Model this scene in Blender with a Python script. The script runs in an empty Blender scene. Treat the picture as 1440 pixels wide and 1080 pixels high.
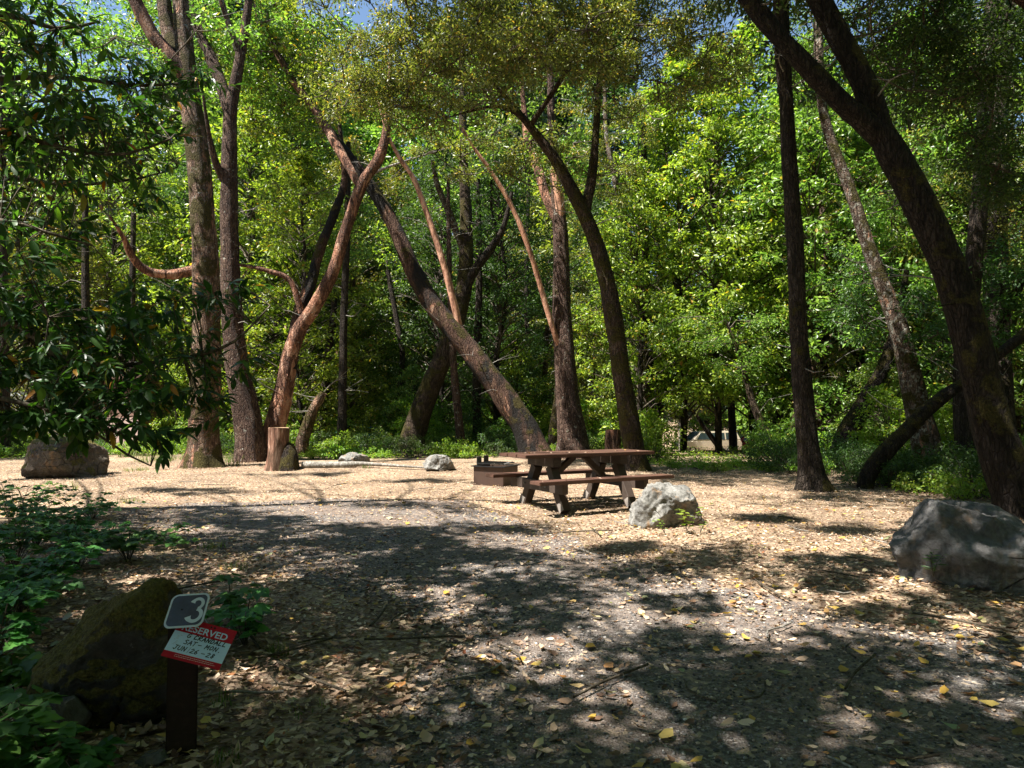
import bpy, bmesh, math, random
import numpy as np
from mathutils import Vector, Matrix, noise, Euler
R = math.radians
RNG = np.random.default_rng(7)
random.seed(7)
C = bpy.context.scene.collection
SC = bpy.context.scene
TH = math.atan(42/960)
CAM = Vector((0, 0, 1.4))

# ------------------------------------------------------------------ geometry of the place
def ray(px, py):
    a = (px-720)/960; b = (540-py)/960
    return Vector((a, math.cos(TH)-b*math.sin(TH), math.sin(TH)+b*math.cos(TH)))
def P(px, py, d):
    r = ray(px, py); return CAM + r*(d/r.y)
def gz(x, y):
    z = 0.0
    if y > 24: z -= 2.2*min(1, (y-24)/34)**1.3
    z += 0.05*noise.noise(Vector((x*.35, y*.35, 1.7)))+0.02*noise.noise(Vector((x*1.3, y*1.3, 9.)))
    if y > 66: z += (y-66)*.42
    if y > 17: z += .12*noise.noise(Vector((x*.2, y*.2, 4.)))
    return z
def G(px, py):
    r = ray(px, py); lo = 1.4/max(1e-3, -r.z)*r.y if r.z < 0 else 60
    d = lo
    for _ in range(30):
        p = CAM + r*(d/r.y); z = gz(p.x, p.y)
        d2 = (1.4-z)/(-r.z)*r.y
        d = d*.5+d2*.5
    p = CAM + r*(d/r.y); p.z = gz(p.x, p.y); return p
def proj(p):
    v = p-CAM
    y = v.y*math.cos(TH)+v.z*math.sin(TH); z = -v.y*math.sin(TH)+v.z*math.cos(TH)
    return (720+960*v.x/y, 540-960*z/y) if y > .05 else (-9999, -9999)

SUN_EL = R(60)
_h = Vector((-0.89, -0.45)).normalized()
SUN = Vector((_h.x*math.cos(SUN_EL), _h.y*math.cos(SUN_EL), math.sin(SUN_EL)))

# ------------------------------------------------------------------ objects
def tag(o, label=None, cat=None, group=None, kind=None):
    if label: o['label'] = label
    if cat: o['category'] = cat
    if group: o['group'] = group
    if kind: o['kind'] = kind
    return o
def empty(name, loc, rz=0, label=None, cat=None, group=None):
    o = bpy.data.objects.new(name, None); C.objects.link(o)
    o.location = loc; o.rotation_euler = (0, 0, rz); o.empty_display_size = .2
    return tag(o, label, cat, group)
def link(name, me, mat=None, parent=None, loc=None):
    o = bpy.data.objects.new(name, me); C.objects.link(o)
    if mat is not None and len(me.materials) == 0: me.materials.append(mat)
    if parent is not None: o.parent = parent
    if loc is not None: o.location = loc
    return o
def local(parent, p):
    v = Vector(p)-parent.location
    return Matrix.Rotation(-parent.rotation_euler.z, 3, 'Z') @ v
def copy_tree(o, parent=None):
    c = o.copy(); C.objects.link(c)
    if parent is not None: c.parent = parent
    for ch in list(o.children): copy_tree(ch, c)
    return c
def np_mesh(name, V, F, mat=None, smooth=False, mats=None, midx=None):
    """V (n,3); F (m,k) of constant k or list of arrays"""
    me = bpy.data.meshes.new(name)
    V = np.asarray(V, dtype=np.float32)
    Fs = F if isinstance(F, list) else [F]
    Fs = [np.asarray(f, dtype=np.int32) for f in Fs if len(f)]
    me.vertices.add(len(V)); me.vertices.foreach_set('co', V.ravel())
    nl = sum(f.size for f in Fs); nf = sum(len(f) for f in Fs)
    me.loops.add(nl); me.polygons.add(nf)
    me.loops.foreach_set('vertex_index', np.concatenate([f.ravel() for f in Fs]))
    tot = np.concatenate([np.full(len(f), f.shape[1], dtype=np.int32) for f in Fs])
    st = np.concatenate([[0], np.cumsum(tot)[:-1]]).astype(np.int32)
    me.polygons.foreach_set('loop_start', st)
    if smooth: me.polygons.foreach_set('use_smooth', np.ones(nf, dtype=bool))
    for m in (mats or ([mat] if mat else [])): me.materials.append(m)
    if midx is not None: me.polygons.foreach_set('material_index', np.asarray(midx, dtype=np.int32))
    me.update(calc_edges=True)
    return me
class MB:
    """collects simple solids into one mesh"""
    def __init__(s): s.bm = bmesh.new()
    def box(s, c, size, rot=None, bev=0.0, taper=None):
        t = bmesh.new(); bmesh.ops.create_cube(t, size=1)
        for v in t.verts:
            v.co = Vector((v.co.x*size[0], v.co.y*size[1], v.co.z*size[2]))
            if taper and v.co.z > 0: v.co.x *= taper; v.co.y *= taper
        if bev: bmesh.ops.bevel(t, geom=list(t.edges), offset=bev, segments=2, affect='EDGES')
        M = Matrix.Translation(c) @ (rot.to_matrix().to_4x4() if rot is not None else Matrix())
        t.transform(M); s.add(t); return s
    def beam(s, a, b, w, h, bev=.004):
        a = Vector(a); b = Vector(b); d = b-a; L = d.length
        z = d.normalized(); x = Vector((0, 0, 1)).cross(z)
        if x.length < 1e-3: x = Vector((1, 0, 0))
        x.normalize(); y = z.cross(x)
        t = bmesh.new(); bmesh.ops.create_cube(t, size=1)
        for v in t.verts: v.co = Vector((v.co.x*w, v.co.y*h, v.co.z*L))
        if bev: bmesh.ops.bevel(t, geom=list(t.edges), offset=bev, segments=1, affect='EDGES')
        M = Matrix((x, y, z)).transposed().to_4x4(); M.translation = (a+b)/2
        t.transform(M); s.add(t); return s
    def tube(s, pts, r, n=8):
        V, F, C_ = tube_arrays([(Vector(p), r) for p in pts], n, 0, step=None)
        t = bmesh.new(); vs = [t.verts.new(v) for v in V]
        for f in F: t.faces.new([vs[i] for i in f])
        t.faces.new([vs[i] for i in range(n)][::-1]); t.faces.new([vs[len(V)-n+i] for i in range(n)])
        s.add(t); return s
    def cyl(s, c, r, h, axis='Z', n=24, r2=None, bev=0):
        t = bmesh.new(); bmesh.ops.create_cone(t, cap_ends=True, segments=n, radius1=r, radius2=r if r2 is None else r2, depth=h)
        if bev: bmesh.ops.bevel(t, geom=[e for e in t.edges if abs(e.verts[0].co.z-e.verts[1].co.z) < 1e-5], offset=bev, segments=2, affect='EDGES')
        if axis == 'X': t.transform(Matrix.Rotation(R(90), 4, 'Y'))
        if axis == 'Y': t.transform(Matrix.Rotation(R(90), 4, 'X'))
        t.transform(Matrix.Translation(c)); s.add(t); return s
    def add(s, t):
        me = bpy.data.meshes.new('tmp'); t.to_mesh(me); t.free(); s.bm.from_mesh(me); bpy.data.meshes.remove(me)
    def build(s, name, mat, parent=None, smooth=False):
        me = bpy.data.meshes.new(name); s.bm.normal_update(); s.bm.to_mesh(me); s.bm.free()
        if smooth: me.polygons.foreach_set('use_smooth', [True]*len(me.polygons))
        return link(name, me, mat, parent)

# ------------------------------------------------------------------ materials
class N:
    def __init__(s, name):
        s.m = bpy.data.materials.new(name); s.m.use_nodes = True
        s.t = s.m.node_tree; s.t.nodes.clear()
        s.out = s.n('ShaderNodeOutputMaterial')
    def n(s, typ, **kw):
        x = s.t.nodes.new(typ)
        for k, v in kw.items():
            if hasattr(x, k) and k not in x.inputs: setattr(x, k, v)
            else: s.set(x.inputs[k], v)
        return x
    def set(s, inp, v):
        if hasattr(v, 'is_output') or hasattr(v, 'links') and hasattr(v, 'node'): s.t.links.new(v, inp)
        else:
            if isinstance(v, tuple) and len(v) == 3 and inp.type == 'RGBA': v = (*v, 1)
            inp.default_value = v
    def inp(s, node, i, v): s.set(node.inputs[i], v); return node
    def coord(s, which='Object'): return s.n('ShaderNodeTexCoord').outputs[which]
    def mapping(s, vec, scale=(1, 1, 1), rot=(0, 0, 0)):
        m = s.n('ShaderNodeMapping'); s.inp(m, 0, vec); m.inputs['Scale'].default_value = scale; m.inputs['Rotation'].default_value = rot
        return m.outputs[0]
    def noise(s, vec, scale, detail=4, rough=.55, dist=0):
        x = s.n('ShaderNodeTexNoise'); s.set(x.inputs['Vector'], vec)
        x.inputs['Scale'].default_value = scale; x.inputs['Detail'].default_value = detail
        x.inputs['Roughness'].default_value = rough; x.inputs['Distortion'].default_value = dist
        return x.outputs[0]
    def vor(s, vec, scale, out='Distance', feature='F1'):
        x = s.n('ShaderNodeTexVoronoi', feature=feature); s.set(x.inputs['Vector'], vec); x.inputs['Scale'].default_value = scale
        return x.outputs[out]
    def ramp(s, fac, stops, interp='LINEAR'):
        x = s.n('ShaderNodeValToRGB'); s.inp(x, 0, fac); e = x.color_ramp.elements; x.color_ramp.interpolation = interp
        while len(e) > 1: e.remove(e[0])
        e[0].position = stops[0][0]; e[0].color = (*stops[0][1], 1) if not isinstance(stops[0][1], (int, float)) else (stops[0][1],)*3+(1,)
        for p, c in stops[1:]:
            k = e.new(p); k.color = (*c, 1) if not isinstance(c, (int, float)) else (c, c, c, 1)
        return x.outputs[0]
    def mix(s, f, a, b, mode='MIX'):
        x = s.n('ShaderNodeMix', data_type='RGBA', blend_type=mode)
        s.set(x.inputs[0], f); s.set(x.inputs[6], a); s.set(x.inputs[7], b); return x.outputs[2]
    def math(s, op, a, b=0.0):
        x = s.n('ShaderNodeMath', operation=op); s.set(x.inputs[0], a); s.set(x.inputs[1], b); return x.outputs[0]
    def bump(s, h, strength=.5, dist=.02, normal=None):
        x = s.n('ShaderNodeBump'); s.set(x.inputs['Height'], h); x.inputs['Strength'].default_value = strength; x.inputs['Distance'].default_value = dist
        if normal is not None: s.set(x.inputs['Normal'], normal)
        return x.outputs[0]
    def principled(s, col, rough=.8, normal=None, metal=0, spec=.3):
        x = s.n('ShaderNodeBsdfPrincipled'); s.set(x.inputs['Base Color'], col); s.set(x.inputs['Roughness'], rough)
        x.inputs['Metallic'].default_value = metal; x.inputs['Specular IOR Level'].default_value = spec
        if normal is not None: s.set(x.inputs['Normal'], normal)
        return x.outputs[0]
    def done(s, sh): s.t.links.new(sh, s.out.inputs[0]); return s.m

def leaf_mat(name, stops, trans=.35, rough=.45, spec=.35, tint=(1.15, 1.25, .45)):
    n = N(name)
    g = n.n('ShaderNodeNewGeometry'); oi = n.n('ShaderNodeObjectInfo')
    col = n.ramp(g.outputs['Random Per Island'], stops)
    hs = n.n('ShaderNodeHueSaturation'); n.set(hs.inputs['Color'], col)
    n.set(hs.inputs['Hue'], n.math('ADD', n.math('MULTIPLY', oi.outputs['Random'], .035), .482))
    n.set(hs.inputs['Value'], n.math('ADD', n.math('MULTIPLY', oi.outputs['Random'], .4), .8))
    col = hs.outputs[0]
    p = n.principled(col, rough, spec=spec)
    t = n.n('ShaderNodeBsdfTranslucent'); n.set(t.inputs[0], n.mix(1.0, col, tint, 'MULTIPLY'))
    m = n.n('ShaderNodeMixShader'); m.inputs[0].default_value = trans
    n.t.links.new(p, m.inputs[1]); n.t.links.new(t.outputs[0], m.inputs[2])
    return n.done(m.outputs[0])
M = {}
M['leaf_bright'] = leaf_mat('sunny_leaf', [(0, (.05, .095, .015)), (.45, (.155, .225, .03)), (.8, (.26, .34, .052)), (.93, (.34, .40, .08)), (.97, (.28, .27, .04)), (1, (.35, .18, .04))], .42, rough=.38, spec=.5, tint=(1.9, 2.0, .7))
M['leaf_green'] = leaf_mat('green_leaf', [(0, (.04, .085, .016)), (.5, (.11, .19, .033)), (.85, (.18, .28, .05)), (.95, (.26, .36, .08)), (1, (.35, .22, .05))], .4, rough=.36, spec=.5, tint=(1.9, 2.1, 1.0))
M['leaf_olive'] = leaf_mat('olive_leaf', [(0, (.07, .09, .02)), (.5, (.115, .13, .034)), (.9, (.19, .20, .06)), (1, (.32, .18, .05))], .38, .36, spec=.5, tint=(1.9, 1.9, .7))
M['leaf_bay'] = leaf_mat('bay_leaf', [(0, (.015, .04, .012)), (.6, (.032, .08, .02)), (.9, (.06, .13, .026)), (.96, (.12, .2, .03)), (.985, (.3, .10, .02)), (1, (.35, .2, .03))], .3, .42, .35, tint=(2.0, 2.4, .6))
M['leaf_dark'] = leaf_mat('shade_leaf', [(0, (.03, .06, .018)), (.6, (.05, .095, .025)), (1, (.08, .14, .03))], .3, .45, tint=(1.9, 2.1, .7))
M['leaf_bush'] = leaf_mat('undergrowth_leaf', [(0, (.09, .17, .025)), (.6, (.16, .26, .035)), (.9, (.24, .33, .05)), (1, (.3, .26, .05))], .42, tint=(2.0, 2.2, .7))
M['leaf_bramble'] = leaf_mat('bramble_leaf', [(0, (.035, .10, .022)), (.6, (.06, .16, .03)), (1, (.11, .24, .04))], .32, .5, .3, tint=(1.7, 2.0, .8))
M['grass'] = leaf_mat('grass_blade', [(0, (.06, .12, .02)), (.6, (.12, .2, .04)), (1, (.28, .26, .10))], .35)
M['litter'] = leaf_mat('dry_leaf', [(0, (.08, .045, .03)), (.25, (.20, .125, .075)), (.48, (.36, .25, .16)), (.72, (.54, .41, .28)), (.9, (.68, .56, .41)), (.95, (.5, .34, .08)), (.985, (.28, .10, .05)), (1, (.18, .22, .06))], .15, .6, .3, tint=(1, .9, .6))
M['fallen'] = leaf_mat('fallen_yellow_leaf', [(0, (.45, .28, .05)), (.3, (.5, .38, .09)), (.5, (.5, .44, .26)), (.68, (.22, .28, .13)), (.8, (.42, .2, .06)), (1, (.56, .48, .34))], .15, .45, .4, tint=(1, .9, .5))

def bark(name, c0, c1, c2, moss=0.0, peel=0.0, sc=1.0, bump=1.0, lichen=.0, burn=False):
    n = N(name); co = n.coord()
    st = n.mapping(co, (5*sc, 5*sc, .9*sc))
    big = n.noise(n.mapping(co, (1.3, 1.3, .5)), 1.2, 5, .6, .4)
    ridge = n.noise(st, 3.0, 8, .62, 1.2)
    fine = n.noise(n.mapping(co, (9, 9, 4)), 6, 6, .7)
    crack = n.vor(n.mapping(co, (9*sc, 9*sc, 3.0*sc)), 2.2, 'Distance', 'DISTANCE_TO_EDGE')
    crackm = n.ramp(crack, [(0, 0.0), (.14, 1.0)])
    col = n.ramp(ridge, [(.36, tuple(x*.55 for x in c0)), (.5, c1), (.62, tuple(x*1.15 for x in c2))])
    col = n.mix(n.ramp(big, [(.38, .55), (.55, 0.0)]), col, tuple(x*.8 for x in c0))
    col = n.mix(n.math('MULTIPLY', n.ramp(fine, [(.35, 1.0), (.6, 0.0)]), .6), col, tuple(x*.45 for x in c0))
    col = n.mix(n.ramp(crackm, [(0, .55), (1, 0.0)]), col, tuple(x*.4 for x in c0))
    if peel:
        pm = n.ramp(n.noise(n.mapping(co, (1.6, 1.6, .45)), 2.1, 6, .6, .8), [(.29+peel*.22, 1.0), (.32+peel*.22, 0.0)])
        pcol = n.ramp(n.noise(n.mapping(co, (3, 3, 1.2)), 2.5, 5), [(.3, (.24, .10, .06)), (.45, (.40, .19, .115)), (.55, (.50, .28, .18)), (.7, (.60, .42, .31))])
        pcol = n.mix(n.ramp(fine, [(.38, .55 if peel <= 1 else .2), (.55, 0.0)]), pcol, (.16, .09, .06))
        if peel > 1: pcol = n.mix(.4, pcol, (.72, .42, .29)); pcol = n.mix(n.ramp(n.noise(n.mapping(co, (5, 5, 1.4)), 1.7, 6, .65), [(.43, .85), (.5, 0.0)]), pcol, (.17, .085, .055))
        col = n.mix(pm, col, pcol)
        if peel > 1: col = pcol
    if lichen:
        lm = n.ramp(n.noise(co, 9, 6, .7), [(.64-lichen*.12, 0.0), (.68-lichen*.12, 1.0)])
        col = n.mix(n.math('MULTIPLY', lm, .75), col, (.36, .36, .30))
    if burn:
        bm_ = n.ramp(n.noise(n.mapping(co, (1, 1, .35)), 1.6, 5), [(.47, 1.0), (.56, 0.0)])
        col = n.mix(bm_, col, (.022, .02, .018))
    h = n.math('ADD', n.math('MULTIPLY', ridge, 1.0), n.math('MULTIPLY', crackm, .35))
    h = n.math('ADD', h, n.math('MULTIPLY', fine, .35))
    if moss:
        g = n.n('ShaderNodeNewGeometry'); sx = n.n('ShaderNodeSeparateXYZ'); n.set(sx.inputs[0], g.outputs['Normal'])
        mm = n.math('ADD', n.noise(co, 2.3, 8, .65), n.math('MULTIPLY', sx.outputs[2], .12))
        mm = n.ramp(mm, [(.66-moss*.25, 0.0), (.73-moss*.25, 1.0)])
        mc = n.ramp(n.noise(co, 38, 4, .7), [(.3, (.025, .022, .007)), (.55, (.075, .062, .016)), (.8, (.16, .13, .035))])
        col = n.mix(mm, col, mc)
        h = n.math('ADD', h, n.math('MULTIPLY', n.math('MULTIPLY', n.noise(co, 45, 4), mm), .8))
    return n.done(n.principled(col, .9 if peel <= 1 else .55, n.bump(h, 1.0*bump, .09*bump), spec=.2))
M['bark_pale'] = bark('pale_madrone_bark', (.10, .06, .04), (.22, .14, .095), (.36, .25, .17), moss=.75, peel=.45, lichen=.5)
M['bark_brown'] = bark('scaly_brown_bark', (.06, .036, .026), (.125, .075, .055), (.21, .14, .10), lichen=.3, moss=.15)
M['bark_red'] = bark('reddish_madrone_bark', (.10, .05, .033), (.20, .10, .065), (.33, .18, .12), peel=.75, lichen=.1)
M['bark_bare'] = bark('bare_salmon_bark', (.2, .1, .06), (.3, .15, .1), (.5, .3, .2), peel=2, bump=.3)
M['bark_burnt'] = bark('charred_madrone_bark', (.07, .04, .028), (.15, .085, .06), (.24, .15, .10), moss=.4, burn=True, peel=.3)
M['bark_mossy'] = bark('mossy_bark', (.045, .032, .022), (.095, .065, .045), (.16, .115, .08), moss=.7)
M['bark_dark'] = bark('dark_furrowed_bark', (.03, .024, .018), (.06, .045, .034), (.11, .085, .065), moss=.3)
M['bark_darkmoss'] = bark('dark_mossy_bark', (.018, .013, .010), (.038, .028, .021), (.07, .054, .042), moss=.5)
M['bark_lichen'] = bark('lichen_spotted_bark', (.09, .06, .045), (.2, .14, .10), (.32, .25, .19), moss=.6, peel=.35, lichen=.9)
M['bark_twig'] = bark('twig_bark', (.06, .05, .035), (.12, .10, .07), (.2, .17, .13), bump=.3)
M['bark_grey_twig'] = bark('dead_twig_bark', (.2, .18, .15), (.3, .28, .24), (.42, .4, .36), bump=.2)

def ground_mat():
    n = N('leafy_forest_floor'); co = n.coord()
    v1 = n.n('ShaderNodeTexVoronoi'); n.set(v1.inputs['Vector'], n.mix(.03, co, n.n('ShaderNodeTexNoise', Scale=9.0).outputs[1])); v1.inputs['Scale'].default_value = 24
    v2 = n.n('ShaderNodeTexVoronoi'); n.set(v2.inputs['Vector'], n.mapping(co, (1, 1.6, 1), (0, 0, .7))); v2.inputs['Scale'].default_value = 42
    sp = n.n('ShaderNodeSeparateColor'); n.set(sp.inputs[0], v1.outputs['Color'])
    sp2 = n.n('ShaderNodeSeparateColor'); n.set(sp2.inputs[0], v2.outputs['Color'])
    ramp_ = [(0, (.10, .065, .045)), (.25, (.23, .155, .10)), (.5, (.37, .275, .19)), (.75, (.52, .41, .30)), (.93, (.52, .40, .22)), (1, (.30, .14, .08))]
    l1 = n.ramp(sp.outputs[0], ramp_); l2 = n.ramp(sp2.outputs[0], ramp_)
    lit = n.mix(n.ramp(n.noise(co, 14, 3), [(.45, 0.0), (.55, 1.0)]), l1, l2)
    soil = n.ramp(n.noise(co, 30, 6, .7), [(.3, (.05, .035, .025)), (.7, (.16, .115, .08))])
    col = n.mix(n.ramp(n.noise(co, .8, 6, .6), [(.38, .15), (.6, .6)]), lit, soil)
    h = n.math('ADD', v1.outputs['Distance'], n.math('MULTIPLY', v2.outputs['Distance'], .7))
    h = n.math('ADD', h, n.noise(co, 60, 4, .7))
    return n.done(n.principled(col, .9, n.bump(h, .8, .02), spec=.15))
def gravel_mat():
    n = N('compacted_gravel'); co = n.coord()
    v = n.n('ShaderNodeTexVoronoi'); n.set(v.inputs['Vector'], co); v.inputs['Scale'].default_value = 75
    v2 = n.n('ShaderNodeTexVoronoi'); n.set(v2.inputs['Vector'], co); v2.inputs['Scale'].default_value = 32
    sp = n.n('ShaderNodeSeparateColor'); n.set(sp.inputs[0], v.outputs['Color'])
    sp2 = n.n('ShaderNodeSeparateColor'); n.set(sp2.inputs[0], v2.outputs['Color'])
    c = n.ramp(sp.outputs[0], [(0, (.028, .026, .025)), (.4, (.072, .068, .065)), (.75, (.13, .122, .116)), (.93, (.25, .235, .22)), (1, (.42, .40, .37))])
    c2 = n.ramp(sp2.outputs[0], [(0, (.08, .07, .065)), (.6, (.19, .175, .165)), (.85, (.40, .31, .21)), (1, (.55, .44, .30))])
    col = n.mix(n.ramp(n.noise(co, 9, 4), [(.48, 0.0), (.62, 1.0)]), c, c2)
    dust = n.ramp(n.noise(co, .9, 6, .6), [(.36, 0.1), (.6, .65)])
    col = n.mix(dust, col, (.17, .125, .095))
    h = n.math('ADD', v.outputs['Distance'], n.math('MULTIPLY', n.noise(co, 110, 3), .6))
    return n.done(n.principled(col, .85, n.bump(h, .9, .012), spec=.3))
def rock_mat(name, c0, c1, c2, moss=0, lichen=.3, rust=.2, white=0):
    n = N(name); co = n.coord()
    a = n.noise(co, 2.2, 9, .62, .6); b = n.noise(co, 22, 6, .7); v = n.vor(n.mapping(co, (1, 1, 1.7), (.4, .3, .2)), 3.2, 'Distance', 'DISTANCE_TO_EDGE')
    col = n.ramp(a, [(.3, c0), (.5, c1), (.7, c2)])
    col = n.mix(n.ramp(b, [(.35, .5), (.6, 0.0)]), col, tuple(x*.5 for x in c0))
    cr = n.ramp(v, [(0, 0.0), (.035, 1.0)])
    ck = n.math('MULTIPLY', n.ramp(cr, [(0, 1.0), (1, 0.0)]), n.ramp(n.noise(co, 1.7, 3), [(.52, 0.0), (.58, 1.0)]))
    col = n.mix(n.math('MULTIPLY', ck, .8), col, (.03, .026, .02))
    pit = n.ramp(n.vor(co, 13, 'Distance'), [(.05, 1.0), (.22, 0.0)]); col = n.mix(n.math('MULTIPLY', pit, .35), col, tuple(x*.35 for x in c0))
    if rust: col = n.mix(n.math('MULTIPLY', n.ramp(n.noise(n.mapping(co, (3, 3, 1)), 2.7, 5), [(.58, 0.0), (.72, 1.0)]), rust*2), col, (.25, .15, .07))
    if lichen: col = n.mix(n.ramp(n.noise(co, 11, 7, .7), [(.66-lichen*.1, 0.0), (.7-lichen*.1, lichen)]), col, (.42, .43, .38))
    h = n.math('ADD', n.math('MULTIPLY', a, 1.2), n.math('MULTIPLY', b, .35)); h = n.math('SUBTRACT', h, n.math('MULTIPLY', ck, .4))
    if moss:
        g = n.n('ShaderNodeNewGeometry'); sx = n.n('ShaderNodeSeparateXYZ'); n.set(sx.inputs[0], g.outputs['Normal'])
        mm = n.math('ADD', n.noise(co, 3.1, 8, .65), n.math('MULTIPLY', sx.outputs[2], .34))
        mm = n.ramp(mm, [(.7-moss*.22, 0.0), (.77-moss*.22, 1.0)])
        mc = n.ramp(n.noise(co, 60, 4, .7), [(.3, (.045, .038, .01)), (.55, (.14, .12, .028)), (.8, (.26, .22, .055))])
        col = n.mix(mm, col, mc); h = n.math('ADD', h, n.math('MULTIPLY', n.math('MULTIPLY', n.noise(co, 70, 4), mm), .9))
    return n.done(n.principled(col, .85, n.bump(h, 1.0, .07), spec=.25))
M['ground'] = ground_mat(); M['gravel'] = gravel_mat()
M['rock_pale'] = rock_mat('pale_granite', (.10, .098, .09), (.22, .215, .195), (.36, .35, .32), lichen=.4, rust=.45)
M['rock_grey'] = rock_mat('dark_grey_stone', (.075, .072, .07), (.155, .15, .145), (.27, .262, .25), lichen=.3, rust=.2)
M['rock_brown'] = rock_mat('brownish_stone', (.05, .04, .03), (.10, .08, .06), (.17, .145, .11), lichen=.4, rust=.3, moss=.15)
M['rock_moss'] = rock_mat('moss_covered_stone', (.03, .03, .027), (.065, .062, .055), (.14, .135, .12), lichen=.3, rust=.1, moss=1.08)
M['pebble'] = rock_mat('pebble_stone', (.10, .10, .10), (.18, .18, .175), (.3, .29, .28), lichen=0, rust=.2)

def paint(name, col, rough=.6, wear=.25, metal=0, spec=.35, wcol=None, sc=8, grain=False):
    n = N(name); co = n.coord()
    a = n.noise(co, sc, 7, .65); b = n.noise(co, sc*7, 4, .6)
    c = n.mix(n.math('MULTIPLY', n.ramp(a, [(.35, 1.0), (.6, 0.0)]), wear), col, wcol or tuple(x*.45 for x in col))
    c = n.mix(n.math('MULTIPLY', n.ramp(b, [(.55, 0.0), (.75, 1.0)]), wear*.6), c, tuple(min(1, x*1.5+.03) for x in col))
    h = b
    if grain:
        gr = n.noise(n.mapping(co, (1.2, 14, 14)), 5, 7, .65, .4)
        c = n.mix(n.math('MULTIPLY', n.ramp(gr, [(.38, 1.0), (.55, 0.0)]), .45), c, tuple(x*.4 for x in col)); h = gr
    return n.done(n.principled(c, rough, n.bump(h, .35, .004), metal, spec))
M['table_top'] = paint('reddish_brown_table_paint', (.11, .055, .038), .5, .45, grain=True)
M['table_frame'] = paint('dark_brown_frame_paint', (.062, .044, .033), .65, .4, grain=True)
M['foot_grey'] = paint('mottled_grey', (.26, .23, .2), .8, .4)
M['steel_brown'] = paint('rusty_brown_steel', (.075, .045, .032), .55, .5, .3, wcol=(.05, .035, .03))
M['steel_black'] = paint('sooty_black_steel', (.03, .03, .03), .5, .4, .6)
M['steel_grey'] = paint('worn_grey_steel', (.16, .155, .15), .5, .4, .6)
M['post_wood'] = paint('dark_brown_post_wood', (.024, .013, .008), .8, .4, grain=True)
M['sign_dark'] = paint('dark_sign_face_bluish_sheen', (.065, .065, .085), .65, .6, wcol=(.08, .11, .19), sc=5, spec=.15)  # bluish sheen painted into the face colour as patches
M['sign_white'] = paint('off_white_sign_paint', (.52, .60, .66), .7, .35, wcol=(.35, .36, .36), sc=14, spec=.1)
M['card_white'] = paint('white_card', (.50, .66, .84), .7, .08, spec=.1)
M['card_red'] = paint('red_card', (.42, .018, .03), .7, .15, sc=3, spec=.1)
M['ink'] = paint('black_marker_ink', (.012, .012, .016), .5, 0)
M['ink_red'] = paint('white_print_on_red', (.6, .5, .5), .5, 0)
M['ink_pale'] = paint('faded_ink', (.3, .2, .25), .5, 0)
M['wall_brown'] = paint('brown_block_wall', (.20, .12, .09), .85, .25, sc=4)
M['wall_lit'] = paint('sunlit_wall_patch', (.42, .31, .27), .8, .2, sc=4)  # brown wall colour with sunlight painted in
M['roof_brown'] = paint('dark_brown_roof_edge', (.10, .055, .04), .7, .2, sc=4)
M['car_tan'] = paint('champagne_car_paint', (.50, .43, .33), .25, .05, .3, .6)
M['car_red'] = paint('dark_red_car_paint', (.05, .007, .009), .25, .05, .2, .6)
M['car_maroon'] = paint('crimson_car_paint', (.14, .01, .02), .25, .05, .2, .6)
M['camper_white'] = paint('white_camper_shell', (.7, .7, .68), .4, .1)
M['glass'] = paint('dark_tinted_glass', (.02, .03, .035), .08, 0, 0, .8)
M['rubber'] = paint('black_rubber', (.02, .02, .02), .8, .1)
M['rim'] = paint('silver_wheel_rim', (.5, .5, .5), .3, .1, .8)
M['lamp_red'] = paint('red_tail_lamp', (.5, .02, .02), .2, 0)
M['lamp_clear'] = paint('clear_head_lamp', (.7, .7, .68), .15, 0)
M['tent_blue'] = paint('blue_tent_fabric', (.02, .13, .32), .6, .1)
M['tent_teal'] = paint('teal_tent_fabric', (.03, .20, .20), .6, .1)
M['tent_trim'] = paint('grey_tent_trim', (.25, .27, .3), .6, .1)
def cutwood():
    n = N('cut_wood_top'); co = n.coord()
    w = n.n('ShaderNodeTexWave', wave_type='RINGS', rings_direction='Z'); n.set(w.inputs['Vector'], co); w.inputs['Scale'].default_value = 9; w.inputs['Distortion'].default_value = 2.5
    return n.done(n.principled(n.ramp(w.outputs[0], [(0, (.22, .14, .08)), (1, (.38, .27, .17))]), .9, spec=.1))
M['cut_wood'] = cutwood()
def stumpbark():
    n = N('stripped_reddish_stump_wood'); co = n.coord()
    a = n.noise(n.mapping(co, (7, 7, .8)), 3, 8, .65, .6); f = n.noise(n.mapping(co, (1, 1, .4)), 2.5, 4)
    c = n.ramp(a, [(.36, (.05, .028, .02)), (.46, (.15, .075, .05)), (.56, (.28, .16, .11)), (.68, (.48, .36, .28))])
    c = n.mix(n.ramp(f, [(.44, 0.0), (.54, .85)]), c, (.06, .04, .025))
    return n.done(n.principled(c, .9, n.bump(a, 1, .05), spec=.1))
M['stump'] = stumpbark()

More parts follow.
